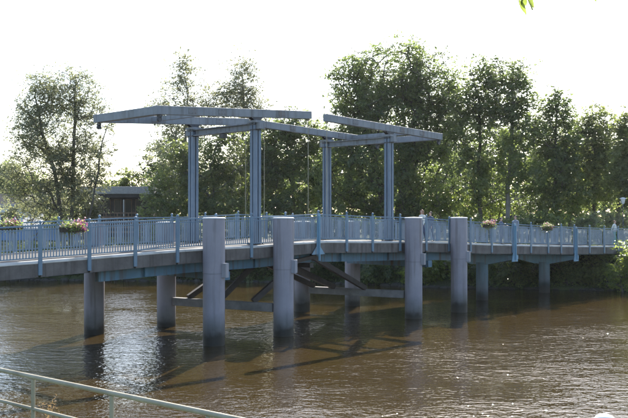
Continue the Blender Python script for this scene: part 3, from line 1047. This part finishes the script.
# shrubs: (x, Y or None for the water's edge, lobes, mat, label)
SHR = [
    (430, None, [(430, 264, 20, 18), (446, 272, 14, 12)], 'lf_bright', 'sunlit green bush on the bank between the two right near piles'),
    (388, None, [(388, 266, 24, 17), (372, 274, 16, 11)], 'lf_mid', 'bush on the bank under the right portal'),
    (335, None, [(338, 266, 28, 16), (314, 270, 22, 13)], 'lf_dark', 'dark bush on the bank seen behind the struts'),
    (258, None, [(262, 264, 28, 17), (235, 268, 26, 14)], 'lf_dark', 'dark bush on the bank between the two left near piles'),
    (190, None, [(192, 262, 30, 17), (160, 266, 24, 13)], 'lf_dark', 'dark bush on the bank beneath the left of the deck'),
    (120, None, [(122, 262, 32, 16), (90, 266, 26, 13)], 'lf_dark', 'dark bush on the bank right of the leftmost pile'),
    (50, None, [(52, 262, 34, 15), (15, 264, 30, 14)], 'lf_dark', 'dark bush on the bank under the far left of the deck'),
    (-20, None, [(-22, 260, 28, 17)], 'lf_mid', 'bush on the bank cut off by the left edge'),
    (478, None, [(468, 268, 16, 18), (484, 262, 16, 22)], 'lf_mid', 'dark bush behind the left concrete pier'),
    (520, None, [(514, 266, 20, 20), (534, 270, 18, 18)], 'lf_mid', 'dark bush between the two concrete piers'),
    (572, None, [(568, 264, 18, 20), (586, 270, 14, 16)], 'lf_mid', 'dark bush right of the right concrete pier'),
    (604, None, [(604, 258, 15, 18), (594, 274, 14, 10)], 'lf_light', 'leafy bush hanging over the water at the bridge end'),
    (630, 58.2, [(630, 252, 13, 17), (640, 264, 16, 22), (616, 272, 14, 12), (628, 278, 18, 10)], 'lf_bright', 'bright sunlit bush by the bridge end at the right edge'),
    (589, 70, [(589, 220, 12, 8), (584, 225, 8, 6)], 'lf_pale', 'pale feathery shrub showing over the railing near the lamp'),
    (610, 71, [(612, 217, 13, 6), (622, 222, 10, 6)], 'lf_pale', 'pale flat topped shrub under the lamp'),
    (568, 73, [(566, 212, 14, 10), (578, 206, 10, 9)], 'lf_bright', 'bright yellow green shrub above the right end of the railing'),
    (528, 74, [(528, 208, 18, 12), (545, 206, 14, 12)], 'lf_mid', 'green shrub behind the walker in grey'),
    (462, 74, [(458, 206, 22, 14), (440, 200, 16, 16)], 'lf_bright', 'bright shrub behind the rightmost near pile'),
    (490, 76, [(490, 200, 22, 18)], 'lf_bright', 'bright shrub at the foot of the open ashes'),
    (415, 76, [(415, 208, 26, 14)], 'lf_dark', 'dark shrub behind the two walkers on the bridge'),
    (350, 77, [(350, 206, 34, 16)], 'lf_dark', 'dark shrub at the foot of the right portal'),
    (290, 79, [(290, 206, 32, 16)], 'lf_dark', 'dark shrub low between the two portals'),
    (226, 80, [(226, 208, 32, 14), (205, 204, 18, 12)], 'lf_mid', 'green shrub low between the posts of the left portal'),
    (165, 80, [(165, 208, 28, 14)], 'lf_mid', 'green shrub low left of the left portal'),
    (30, 80, [(30, 212, 28, 10), (46, 204, 18, 12)], 'lf_willow', 'grey green shrub at the foot of the far left willow'),
    (84, 78, [(84, 212, 18, 10), (94, 206, 8, 10)], 'lf_willow', 'grey green shrub at the foot of the young willow'),
    (60, 72.5, [(60, 249, 32, 6), (28, 251, 30, 6)], 'lf_bright', 'low sunlit hedge seen through the left end of the railing'),
    (118, 73, [(118, 247, 26, 7)], 'lf_light', 'low pale shrub seen through the railing below the flat roof'),
    (545, 68, [(545, 226, 32, 11), (515, 228, 26, 11)], 'lf_mid', 'green hedge seen through the railing above the concrete piers'),
    (470, 69, [(470, 228, 36, 11)], 'lf_mid', 'green hedge seen through the railing beside the rightmost near pile'),
    (395, 71, [(395, 230, 36, 11)], 'lf_mid', 'green hedge seen through the railing under the right portal'),
    (320, 73, [(320, 230, 38, 11)], 'lf_dark', 'dark hedge seen through the railing at midspan'),
    (240, 75, [(240, 230, 38, 11)], 'lf_mid', 'green hedge seen through the railing between the near piles at left'),
    (172, 76, [(172, 232, 34, 10)], 'lf_mid', 'green hedge seen through the railing left of the left portal'),
    (600, 66, [(600, 236, 26, 10)], 'lf_mid', 'green hedge seen through the railing at its right end'),
]
for x, Y, lobes, mat, lab in SHR:
    dep = 0.8
    if Y is None:
        Y = 64.0
        for _ in range(20):
            Y = float(y_far((x - 314) / FPX * Y)) + 0.5
        dep = 0.5
        yw = HORIZON + EYE / Y * FPX
        lobes = lobes + [(x + dx_, yw - 9, 15, 8) for dx_ in (-16, 4, 20)]
    a = sum(l[2] * l[3] for l in lobes) * (Y / FPX) ** 2
    n = int(20 + a * 10)
    plant('bank_shrub', lab, 'shrub', G2, x, Y, lobes, n, 85, 0.19 if mat != 'lf_pale' else 0.24, 0.34, mat, 'bark', 0.6, 0.06, dep,
          aspect=0.5 if mat != 'lf_pale' else 0.16, shell=0.3, trunks=3, spread=0.35)

# the far-off wood behind everything, one mass of foliage
nw = 42000
wx = rng.uniform(-95, 95, nw)
wy = rng.uniform(132, 150, nw)
hh = 6.5 + 1.8 * np.sin(wx * 0.21) + 1.3 * np.sin(wx * 0.53 + 1) + 0.8 * np.sin(wx * 1.3)
wz = 3.0 + rng.random(nw) * hh
wood = bpy.data.objects.new('distant_wood', leaf_mesh('distant_wood', np.stack([wx, wy, wz], 1) - np.array([0, 140, 3.0]), 0.75, 'lf_dark', 0.55))
link(wood, (0, 140, 3.0))
tag(wood, 'distant dark belt of woodland behind all the trees', 'woodland', None, 'stuff')

# stones along the far waterline: uncountable edging
st = MB()
for i in range(520):
    x = rng.uniform(-34, 34)
    y = float(y_far(x)) + rng.normal() * 0.22
    r = rng.uniform(0.12, 0.34)
    st.ball((x, y, rng.uniform(-0.12, 0.02)), r, 6, 4, (rng.uniform(0.8, 1.5), rng.uniform(0.7, 1.2), rng.uniform(0.45, 0.8)))
o = st.build('bank_stones', 'stone', origin=(0, 62, 0))
tag(o, 'dark stones edging the far bank at the waterline', 'stones', None, 'stuff')

# ------------------------------------------------------------------ buildings behind the left bank
def flat_house():
    Y = 88.0
    k = Y / FPX
    x0, x1 = (80 - 314) * k, (152 - 314) * k
    zr0, zr1 = EYE + (217 - 194) * k, EYE + (217 - 186.5) * k
    gz = 3.1
    t = thing('flat_roofed_building', 'dark clad low building with thick grey flat roof behind the left railing', 'building', ((x0 + x1) / 2, Y + 3, gz))
    m = MB(); m.box(x0 + 0.5, x1 - 0.5, Y + 1.6, Y + 9, gz - 0.2, zr0)
    w = m.build('wall', 'dark_board', t)
    n = 5
    for i in range(n):
        a = x0 + 0.9 + (x1 - x0 - 1.8) * i / n
        b = a + (x1 - x0 - 1.8) / n - 0.35
        f = MB(); f.box(a, b, Y + 1.55, Y + 1.598, gz + 0.9, zr0 - 0.5)
        win = f.build('window', 'brown_wood', w)
        g = MB(); g.box(a + 0.07, b - 0.07, Y + 1.50, Y + 1.548, gz + 0.97, zr0 - 0.57)
        g.build('pane', 'glass', w)
    m = MB(); m.box(x0, x1, Y, Y + 9.6, zr0 + 0.003, zr1)
    r = m.build('roof', 'roof_grey', t, bevel=0.04)
    m = MB(); m.box(x0 + 0.1, x1 - 0.1, Y + 0.1, Y + 0.3, zr0 - 0.35, zr0)
    m.build('roof_edge_board', 'dark_board', t)
    # terrace rail
    t2 = thing('terrace_fence', 'brown wooden terrace rail before the dark flat roofed building', 'fence', ((x0 + x1) / 2, Y - 3, gz))
    zt = EYE + (217 - 212.5) * (Y - 3) / FPX
    m = MB(); m.box(x0, x1 + 1.5, Y - 3.03, Y - 2.97, zt - 0.1, zt)
    m.build('top_rail', 'brown_wood', t2)
    for i in range(9):
        xx = x0 + (x1 + 1.5 - x0) * (i + 0.02) / 8.05
        m = MB(); m.box(xx, xx + 0.1, Y - 3.05, Y - 2.95, gz - 0.2, zt - 0.101)
        m.build('fence_post', 'brown_wood', t2)
    for i in range(4):
        zz = gz + 0.35 + i * (zt - gz - 0.45) / 4
        m = MB(); m.box(x0, x1 + 1.5, Y - 3.08, Y - 3.055, zz, zz + 0.2)
        m.build('fence_board', 'brown_wood', t2)
    # flag pole like white stick
    m = MB(); m.tube([((128 - 314) * k, Y - 2, gz), ((128 - 314) * k, Y - 2, gz + 3.6)], 0.04, 8)
    o = m.build('thin_pole', 'white')
    tag(o, 'thin pale pole standing before the dark flat roofed building', 'pole')
flat_house()
def white_house():
    Y = 92.0
    k = Y / FPX
    x0, x1 = (-60 - 314) * k, (23 - 314) * k
    gz = 3.1
    zt = EYE + (217 - 207.5) * k
    t = thing('white_building', 'low white walled building cut off by the left edge', 'building', ((x0 + x1) / 2, Y + 3, gz))
    m = MB(); m.box(x0, x1, Y, Y + 7, gz - 0.2, zt)
    w = m.build('wall', 'white_wall', t)
    for i in range(3):
        a = x0 + 1 + i * 2.7
        g = MB(); g.box(a, a + 1.3, Y - 0.04, Y - 0.003, gz + 0.9, zt - 0.5)
        g.build('window', 'glass', w)
    m = MB(); m.box(x0 - 0.3, x1 + 0.3, Y - 0.35, Y + 7.3, zt + 0.003, zt + 0.35)
    m.build('roof', 'roof_grey', t, bevel=0.03)
    m = MB(); m.hexa([(x0 - 0.2, Y + 1, zt + 0.353), (x1 + 0.2, Y + 1, zt + 0.353), (x1 + 0.2, Y + 7, zt + 0.353), (x0 - 0.2, Y + 7, zt + 0.353),
                      (x0 + 0.5, Y + 3, zt + 1.5), (x1 - 0.5, Y + 3, zt + 1.5), (x1 - 0.5, Y + 5, zt + 1.5), (x0 + 0.5, Y + 5, zt + 1.5)])
    m.build('roof_hip', 'dark_board', t)
white_house()
def blue_fence():
    Y = 80.0
    k = Y / FPX
    x0, x1 = (-40 - 314) * k, (80 - 314) * k
    gz = 2.9
    zt = EYE - (228.5 - HORIZON) * k
    t = thing('board_fence', 'low bright blue board fence behind the hedge at far left', 'fence', ((x0 + x1) / 2, Y, gz))
    n = 14
    for i in range(n):
        a = x0 + (x1 - x0) * i / n
        b = x0 + (x1 - x0) * (i + 1) / n - 0.03
        m = MB(); m.box(a, b, Y, Y + 0.03, gz - 0.6, zt - random.uniform(0, 0.03))
        m.build('fence_board', 'fence_blue', t)
        m = MB(); m.box(a - 0.05, a + 0.05, Y + 0.032, Y + 0.12, gz - 0.6, zt - 0.05)
        m.build('fence_post', 'fence_blue', t)
    m = MB(); m.box(x0, x1, Y - 0.02, Y + 0.06, zt + 0.002, zt + 0.05)
    m.build('fence_cap', 'fence_blue', t)
blue_fence()

# ------------------------------------------------------------------ flower boxes on the railing
def flower_box(s, ln, label, pinkness, side=-1):
    v = V_ED0 - 0.2 if side < 0 else V_RF - 0.2
    z = zd(s) + 1.02
    c = B(s, v, z)
    t = thing('flower_box', label, 'flower box', tuple(c), 'flower boxes hanging on the railing')
    m = MB()
    m.hexa([c + U * a * ln / 2 * w + V * b * 0.09 * w + Vector((0, 0, zz)) for zz, w in ((-0.12, 0.9), (0.06, 1.0)) for a, b in ((-1, -1), (1, -1), (1, 1), (-1, 1))])
    m.build('trough', 'planter', t)
    h = MB()
    for a in (-0.3, 0.3):
        h.bar(c + U * a * ln + V * 0.08 + Vector((0, 0, 0.085)), c + U * a * ln + V * 0.24 + Vector((0, 0, 0.085)), 0.03, 0.015)
    h.build('hook', 'dark_steel', t)
    def blob(name, n, mat, size, spx, dz, sz, cx=0.0, asp=0.6):
        q = rng.normal(size=(n, 3)) * np.array([ln * spx, 0.11, sz])
        P = np.outer(q[:, 0] + cx * ln, np.array(tuple(U))) + np.outer(q[:, 1], np.array(tuple(V))) + np.outer(q[:, 2] + dz, np.array((0, 0, 1.0)))
        me = leaf_mesh(name, P, size, mat, asp)
        o = bpy.data.objects.new(name, me)
        link(o, tuple(c), t)
        o['kind'] = 'stuff'
    blob('foliage', 460, 'lf_mid', 0.085, 0.24, 0.05, 0.12)
    blob('pink_flowers', int(150 * pinkness), 'pink', 0.075, 0.11 if pinkness > 0.7 else 0.2, 0.1, 0.1, 0.33 if pinkness > 0.7 else 0.1, 0.9)
    blob('pale_flowers', 60, 'pale_petals', 0.07, 0.2, 0.17, 0.08, -0.1, 0.9)
flower_box(s_at(68, V_RN), 0.95, 'flower box with bright pink blooms below the far left willow', 1.0)
flower_box(s_at(8, V_RF), 1.0, 'flower box with pale pink blooms on the far railing at the left edge', 0.6, 1)
flower_box(s_at(484, V_RN), 1.0, 'flower box with dusky pink blooms above the left concrete pier', 0.6)
flower_box(s_at(543, V_RN), 1.05, 'flower box with dusky pink blooms above the right concrete pier', 0.65)

# ------------------------------------------------------------------ lamp by the bridge end
def lamp():
    Y = 66.0
    k = Y / FPX
    x = (623 - 314) * k
    gz = float(ground_z(x, Y))
    zt = EYE + (217 - 197.5) * k
    t = thing('path_lamp', 'path lamp with white cone head on dark post by the bridge end', 'lamp', (x, Y, gz))
    MB().lathe((x, Y, 0), [(0.07, gz - 0.3), (0.07, gz + 0.8), (0.045, gz + 0.85), (0.04, zt - 0.5)], 10).build('lamp_post', 'dark_steel', t)
    MB().lathe((x, Y, 0), [(0.05, zt - 0.498), (0.1, zt - 0.45), (0.17, zt - 0.12), (0.17, zt - 0.1)], 14).build('lamp_glass', 'white', t)
    MB().lathe((x, Y, 0), [(0.26, zt - 0.098), (0.26, zt - 0.07), (0.05, zt), (0.001, zt + 0.01)], 16).build('lamp_hood', 'white', t)
lamp()

# ------------------------------------------------------------------ people
def person(pos, yaw, height, label, top, legs, hair, hair_long=False, arms='walk', stride=0.12, skin='skin', lean=0.0):
    k = height / 1.72
    mesh_v, edges, radii = [], [], []
    def nd(p, r, parent=None):
        mesh_v.append((p[0] * k, p[1] * k, p[2] * k))
        radii.append((r[0] * k, r[1] * k) if isinstance(r, tuple) else (r * k, r * k))
        if parent is not None: edges.append((parent, len(mesh_v) - 1))
        return len(mesh_v) - 1
    # facing +Y
    pel = nd((0, 0, 0.94), (0.145, 0.105))
    wa = nd((0, 0.01 + lean * 0.1, 1.10), (0.125, 0.09), pel)
    ch = nd((0, 0.0 + lean * 0.3, 1.28), (0.15, 0.105), wa)
    sh = nd((0, -0.01 + lean * 0.45, 1.41), (0.12, 0.08), ch)
    nk = nd((0, 0.0 + lean * 0.5, 1.485), 0.052, sh)
    hd = nd((0, 0.025 + lean * 0.55, 1.56), (0.068, 0.075), nk)
    h2 = nd((0, 0.02 + lean * 0.55, 1.64), (0.075, 0.092), hd)
    nd((0, 0.01 + lean * 0.55, 1.695), (0.05, 0.06), h2)
    for sg in (-1, 1):
        st_ = stride * sg
        hip = nd((0.09 * sg, 0, 0.86), (0.088, 0.088), pel)
        kn = nd((0.095 * sg, st_ * 0.8 + 0.03, 0.49), 0.058, hip)
        cf = nd((0.095 * sg, st_ * 1.0 - 0.01, 0.34), 0.056, kn)
        an = nd((0.095 * sg, st_ * 1.3 - 0.02, 0.085), 0.038, cf)
        ba = nd((0.10 * sg, st_ * 1.3 + 0.07, 0.04), (0.042, 0.034), an)
        nd((0.105 * sg, st_ * 1.3 + 0.16, 0.03), (0.038, 0.026), ba)
        s1 = nd((0.175 * sg, -0.01 + lean * 0.45, 1.385), 0.058, sh)
        if arms == 'rail':
            el = nd((0.23 * sg, 0.10 + lean * 0.3, 1.15), 0.043, s1)
            wr = nd((0.19 * sg, 0.33, 1.19), 0.03, el)
            pd = Vector((-0.1 * sg, 1, -0.1)).normalized()
        else:
            sw = -stride * sg
            el = nd((0.225 * sg, sw * 0.6 - 0.03, 1.12), 0.043, s1)
            wr = nd((0.225 * sg, sw * 1.3 + 0.05, 0.89), 0.03, el)
            pd = Vector((0, 0.25, -1)).normalized()
        w = Vector(mesh_v[wr]) / k
        pm = nd(tuple(w + pd * 0.06), (0.034, 0.022), wr)
        pv = w + pd * 0.09
        sd = Vector((1, 0, 0)) if arms == 'rail' else Vector((0, 1, 0))
        curl = Vector((0, 0, -0.5)) if arms == 'rail' else Vector((-0.5 * sg, 0, 0))
        for i, (off, ln) in enumerate(((-0.028, 0.062), (-0.01, 0.075), (0.01, 0.072), (0.028, 0.056))):
            f0 = nd(tuple(pv + sd * off), 0.0095, pm)
            f1 = nd(tuple(pv + sd * off + (pd + curl * 0.4).normalized() * ln * 0.5), 0.009, f0)
            nd(tuple(pv + sd * off + (pd + curl * 0.4).normalized() * ln * 0.5 + (pd + curl * 1.4).normalized() * ln * 0.5), 0.008, f1)
        t0 = nd(tuple(w + pd * 0.03 + sd * 0.036), 0.011, pm)
        nd(tuple(w + pd * 0.075 + sd * 0.055 + curl * 0.02), 0.009, t0)
    me = bpy.data.meshes.new('body_raw')
    me.from_pydata(mesh_v, edges, [])
    o = bpy.data.objects.new('body_raw', me)
    COL.objects.link(o)
    md = o.modifiers.new('skin', 'SKIN')
    for i, r in enumerate(radii):
        me.skin_vertices[0].data[i].radius = r
        me.skin_vertices[0].data[i].use_root = (i == 0)
    md.branch_smoothing = 0.4
    sb = o.modifiers.new('sub', 'SUBSURF')
    sb.levels = 2
    sb.render_levels = 2
    dg = bpy.context.evaluated_depsgraph_get()
    bm = bpy.data.meshes.new_from_object(o.evaluated_get(dg))
    bpy.data.objects.remove(o)
    bm.name = 'body'
    bm.materials.clear()
    for mname in (top, legs, skin, 'shoe'):
        bm.materials.append(M[mname])
    idx = []
    for p in bm.polygons:
        c = p.center / k
        if c.z > 1.47 + 0.02: i = 2
        elif c.z < 0.075: i = 3
        elif abs(c.x) > 0.165 and c.z < 0.90 and arms != 'rail': i = 2
        elif arms == 'rail' and c.y > 0.31 and c.z > 1.0: i = 2
        elif c.z < 0.93 and abs(c.x) < 0.185: i = 1
        else: i = 0
        idx.append(i)
    bm.polygons.foreach_set('material_index', idx)
    bm.polygons.foreach_set('use_smooth', [True] * len(idx))
    t = bpy.data.objects.new('person', None)
    t.empty_display_size = 0.3
    link(t, pos)
    t.rotation_euler = (0, 0, yaw)
    tag(t, label, 'person', 'people on the bridge')
    def child(name, me_, parent=t):
        q = bpy.data.objects.new(name, me_)
        COL.objects.link(q)
        q.parent = parent
        return q
    body = child('body', bm)
    hy = 0.02 + lean * 0.55
    h = MB()
    n, m = 14, 8
    vs_, fs_ = [], []
    for i in range(m + 1):
        th = math.pi / 2 * (1 - i / m) if not hair_long else math.pi / 2 - (math.pi / 2 + 0.5) * i / m
        for j in range(n + 1):
            a = math.pi + (j / n) * math.pi          # back half
            a0 = -0.35 if i > 2 else -0.9
            a = math.pi * (1 - a0 / math.pi / 1) + (j / n) * (math.pi + 2 * a0)
            a = (math.pi - a0 * -1) + (j / n) * (math.pi + 2 * -a0) if False else (math.pi + a0) + (j / n) * (math.pi - 2 * a0)
            wv = 1 + 0.03 * math.sin(j * 2.3 + i * 1.7)
            drop = 0.0
            if hair_long and i > m * 0.6:
                drop = -0.10 * (i - m * 0.6) / (m * 0.4)
            vs_.append((0.095 * math.cos(th) * math.cos(a) * wv * k, (hy - 0.005 + 0.112 * math.cos(th) * math.sin(a) * wv) * k, (1.625 + 0.10 * math.sin(th) + drop) * k))
    for i in range(m):
        for j in range(n):
            fs_.append((i * (n + 1) + j, i * (n + 1) + j + 1, (i + 1) * (n + 1) + j + 1, (i + 1) * (n + 1) + j))
    h.add(vs_, fs_, True)
    hm = h.mesh('hair', hair, (0, 0, 0))
    ho = child('hair', hm)
    sol = ho.modifiers.new('thick', 'SOLIDIFY')
    sol.thickness = 0.015
    e = MB()
    for sg in (-1, 1):
        e.ball((0.03 * sg * k, (hy + 0.088) * k, 1.615 * k), 0.011 * k, 8, 6)
    child('eyes', e.mesh('eyes', 'eye', (0, 0, 0)))
    f = MB()
    f.ball((0, (hy + 0.098) * k, 1.585 * k), 0.014 * k, 8, 6, (0.8, 1.2, 1.6))
    for sg in (-1, 1):
        f.ball((0.077 * sg * k, (hy + 0.0) * k, 1.605 * k), 0.022 * k, 8, 6, (0.45, 0.8, 1.3))
    child('nose_and_ears', f.mesh('nose_and_ears', skin, (0, 0, 0)))
    mo = MB()
    mo.ball((0, (hy + 0.078) * k, 1.548 * k), 0.02 * k, 8, 6, (1.1, 0.6, 0.3))
    child('mouth', mo.mesh('mouth', 'cloth_pink', (0, 0, 0)))
    return t

def on_deck(x, v):
    s = s_at(x, v)
    return B(s, v, zd(s) + 0.002)
yaw_r = math.atan2(U.y, U.x) - math.pi / 2     # facing along +U
yaw_l = yaw_r + math.pi
yaw_rail = math.atan2(-V.y, -V.x) - math.pi / 2
person(on_deck(422, 28.4), yaw_l, 1.66, 'person with auburn hair just right of the third near pile', 'cloth_white', 'jeans', 'hair_red', True)
person(on_deck(430.5, 28.7), yaw_l, 1.62, 'person with dark hair walking beside the one with auburn hair', 'cloth_navy', 'jeans', 'hair_dark')
person(on_deck(501, 28.1), yaw_rail, 1.56, 'dark haired person by the railing right of the left pier flower box', 'cloth_navy', 'jeans', 'hair_dark', False, 'rail', 0.02)
person(on_deck(515.5, 28.3), yaw_l, 1.74, 'person in grey jacket walking beside the light blue brace plate', 'cloth_grey', 'jeans', 'hair_dark')
person(on_deck(614.5, 28.1), yaw_rail, 1.76, 'person in white and green top at the right end of the bridge', 'cloth_white', 'cloth_green', 'hair_red')

# ------------------------------------------------------------------ near bank: railing, bollard, dry weeds, overhanging leaves
def near_rail():
    zt = EYE - 2.25
    P1, P2 = Vector((-3.95, 12.4, 0)), Vector((-2.58, 11.25, 0))
    d = (P2 - P1)
    t = thing('bank_railing', 'weathered pale pipe railing on the near bank at lower left', 'railing', (P1.x, P1.y, 1.6))
    a, b = P1 - d * 5, P1 + d * 4
    MB().tube([a + ZA * zt, b + ZA * zt], 0.034, 12).build('top_rail', 'galv', t)
    MB().tube([a + ZA * (zt - 0.45), b + ZA * (zt - 0.45)], 0.026, 12).build('middle_rail', 'galv', t)
    pm = MB()
    for i in range(-5, 5):
        p = P1 + d * i
        gz = float(ground_z(p.x, p.y))
        m = MB()
        m.tube([p + ZA * (gz - 0.2), p + ZA * (zt - 0.03)], 0.03, 10)
        m.build('rail_post', 'galv', t)
near_rail()

def bollard():
    Y = 10.0
    x = (604 - 314) / FPX * Y
    zt = EYE - (413.6 - HORIZON) / FPX * Y
    gz = float(ground_z(x, Y))
    gz = min(gz, zt - 0.8)
    t = thing('white_bollard', 'white domed post top peeking in at the lower right edge', 'bollard', (x, Y, max(gz, 0)))
    MB().lathe((x, Y, 0), [(0.10, min(gz, -0.3)), (0.10, zt - 0.16)], 20).build('bollard_shaft', 'galv', t)
    MB().lathe((x, Y, 0), [(0.11, zt - 0.158), (0.135, zt - 0.12), (0.13, zt - 0.07), (0.095, zt - 0.025), (0.045, zt - 0.004), (0.001, zt)], 24).build('dome', 'white', t)
bollard()

def dry_weed():
    x, y = -3.86, 12.75
    gz = 1.55
    t = thing('dry_weed', 'dry brown weed stalks at the foot of the near bank railing', 'plant', (x, y, gz))
    m = MB()
    tips = []
    for i in range(16):
        a = rng.uniform(0, 6.28); r = rng.uniform(0.02, 0.16)
        h = rng.uniform(0.45, 0.74)
        tip = (x + r * math.cos(a) * 1.6, y + r * math.sin(a), gz + h)
        m.tube([(x + r * 0.4 * math.cos(a), y + r * 0.4 * math.sin(a), gz - 0.2), (x + r * math.cos(a), y + r * math.sin(a), gz + h * 0.6), tip], [0.006, 0.005, 0.003], 5)
        tips.append(tip)
    m.build('stalks', 'brown_wood', t)
    C = np.repeat(np.array(tips), 16, axis=0) + rng.normal(size=(len(tips) * 16, 3)) * np.array([0.015, 0.015, 0.05])
    C -= np.array([x, y, gz])
    tag(link(bpy.data.objects.new('seed_heads', leaf_mesh('seed_heads', C, 0.04, 'lf_dry', 0.3)), (x, y, gz), t), kind='stuff')
dry_weed()

def overhang(x_img, y_img, Y, n, label, spread):
    p = PX(x_img, y_img, Y)
    t = thing('overhanging_twig', label, 'twig', (p.x, p.y, p.z + 1.4))
    m = MB()
    m.tube([p + Vector((0.5, -0.4, 2.2)), p + Vector((0.22, -0.2, 1.0)), p + Vector((0.03, 0, 0.25)), p + Vector((0, 0, 0.06))], [0.012, 0.009, 0.005, 0.003], 6)
    m.build('stem', 'bark', t)
    rl = np.random.default_rng(int(x_img))
    for i in range(n):
        fr_ = i / max(n - 1, 1)
        a = p + Vector((rl.normal() * spread * 0.3, rl.normal() * spread * 0.3, 0.05 + 0.2 * fr_))
        ang = rl.uniform(0, 6.28)
        d = Vector((math.cos(ang) * 0.5, math.sin(ang) * 0.4, -1)).normalized()
        s_ = d.cross(Vector((rl.normal(), rl.normal(), 0.2))).normalized()
        nn = d.cross(s_)
        L = rl.uniform(0.09, 0.14)
        w = L * 0.42
        prof = [(0, 0.02), (0.25, 0.42), (0.5, 0.5), (0.75, 0.34), (1.0, 0.02)]
        vs_ = []
        for q, ww in prof:
            c = a + d * L * q
            vs_ += [c - s_ * w * ww + nn * 0.006, c - nn * 0.004, c + s_ * w * ww + nn * 0.006]
        fs_ = []
        for q in range(4):
            fs_ += [(q * 3, q * 3 + 1, q * 3 + 4, q * 3 + 3), (q * 3 + 1, q * 3 + 2, q * 3 + 5, q * 3 + 4)]
        lm = MB(); lm.add(vs_, fs_, True)
        lm.build('leaf', 'lf_bright', t)
overhang(525, 5, 7.0, 14, 'green leaves hanging in from above at upper right', 0.10)
overhang(586, -8, 7.0, 5, 'single dark leaf tip hanging in at the top edge right of the green leaves', 0.06)

# ------------------------------------------------------------------ summer haze
hz = MB()
hz.box(-1300, 1300, -320, 2600, -2.8, 24.5)
hm, ht, HN, HL = new_mat('haze_air')
hv = HN.new("ShaderNodeVolumePrincipled")
hv.inputs["Color"].default_value = (0.93, 0.96, 1.0, 1)
hv.inputs["Density"].default_value = 0.00008
hv.inputs["Anisotropy"].default_value = 0.55
ho_ = HN.new("ShaderNodeOutputMaterial")
HL.new(hv.outputs[0], ho_.inputs["Volume"])
M['haze'] = hm
ho = hz.build('haze', 'haze', origin=(0, 0, -2.8))
tag(ho, kind='stuff')
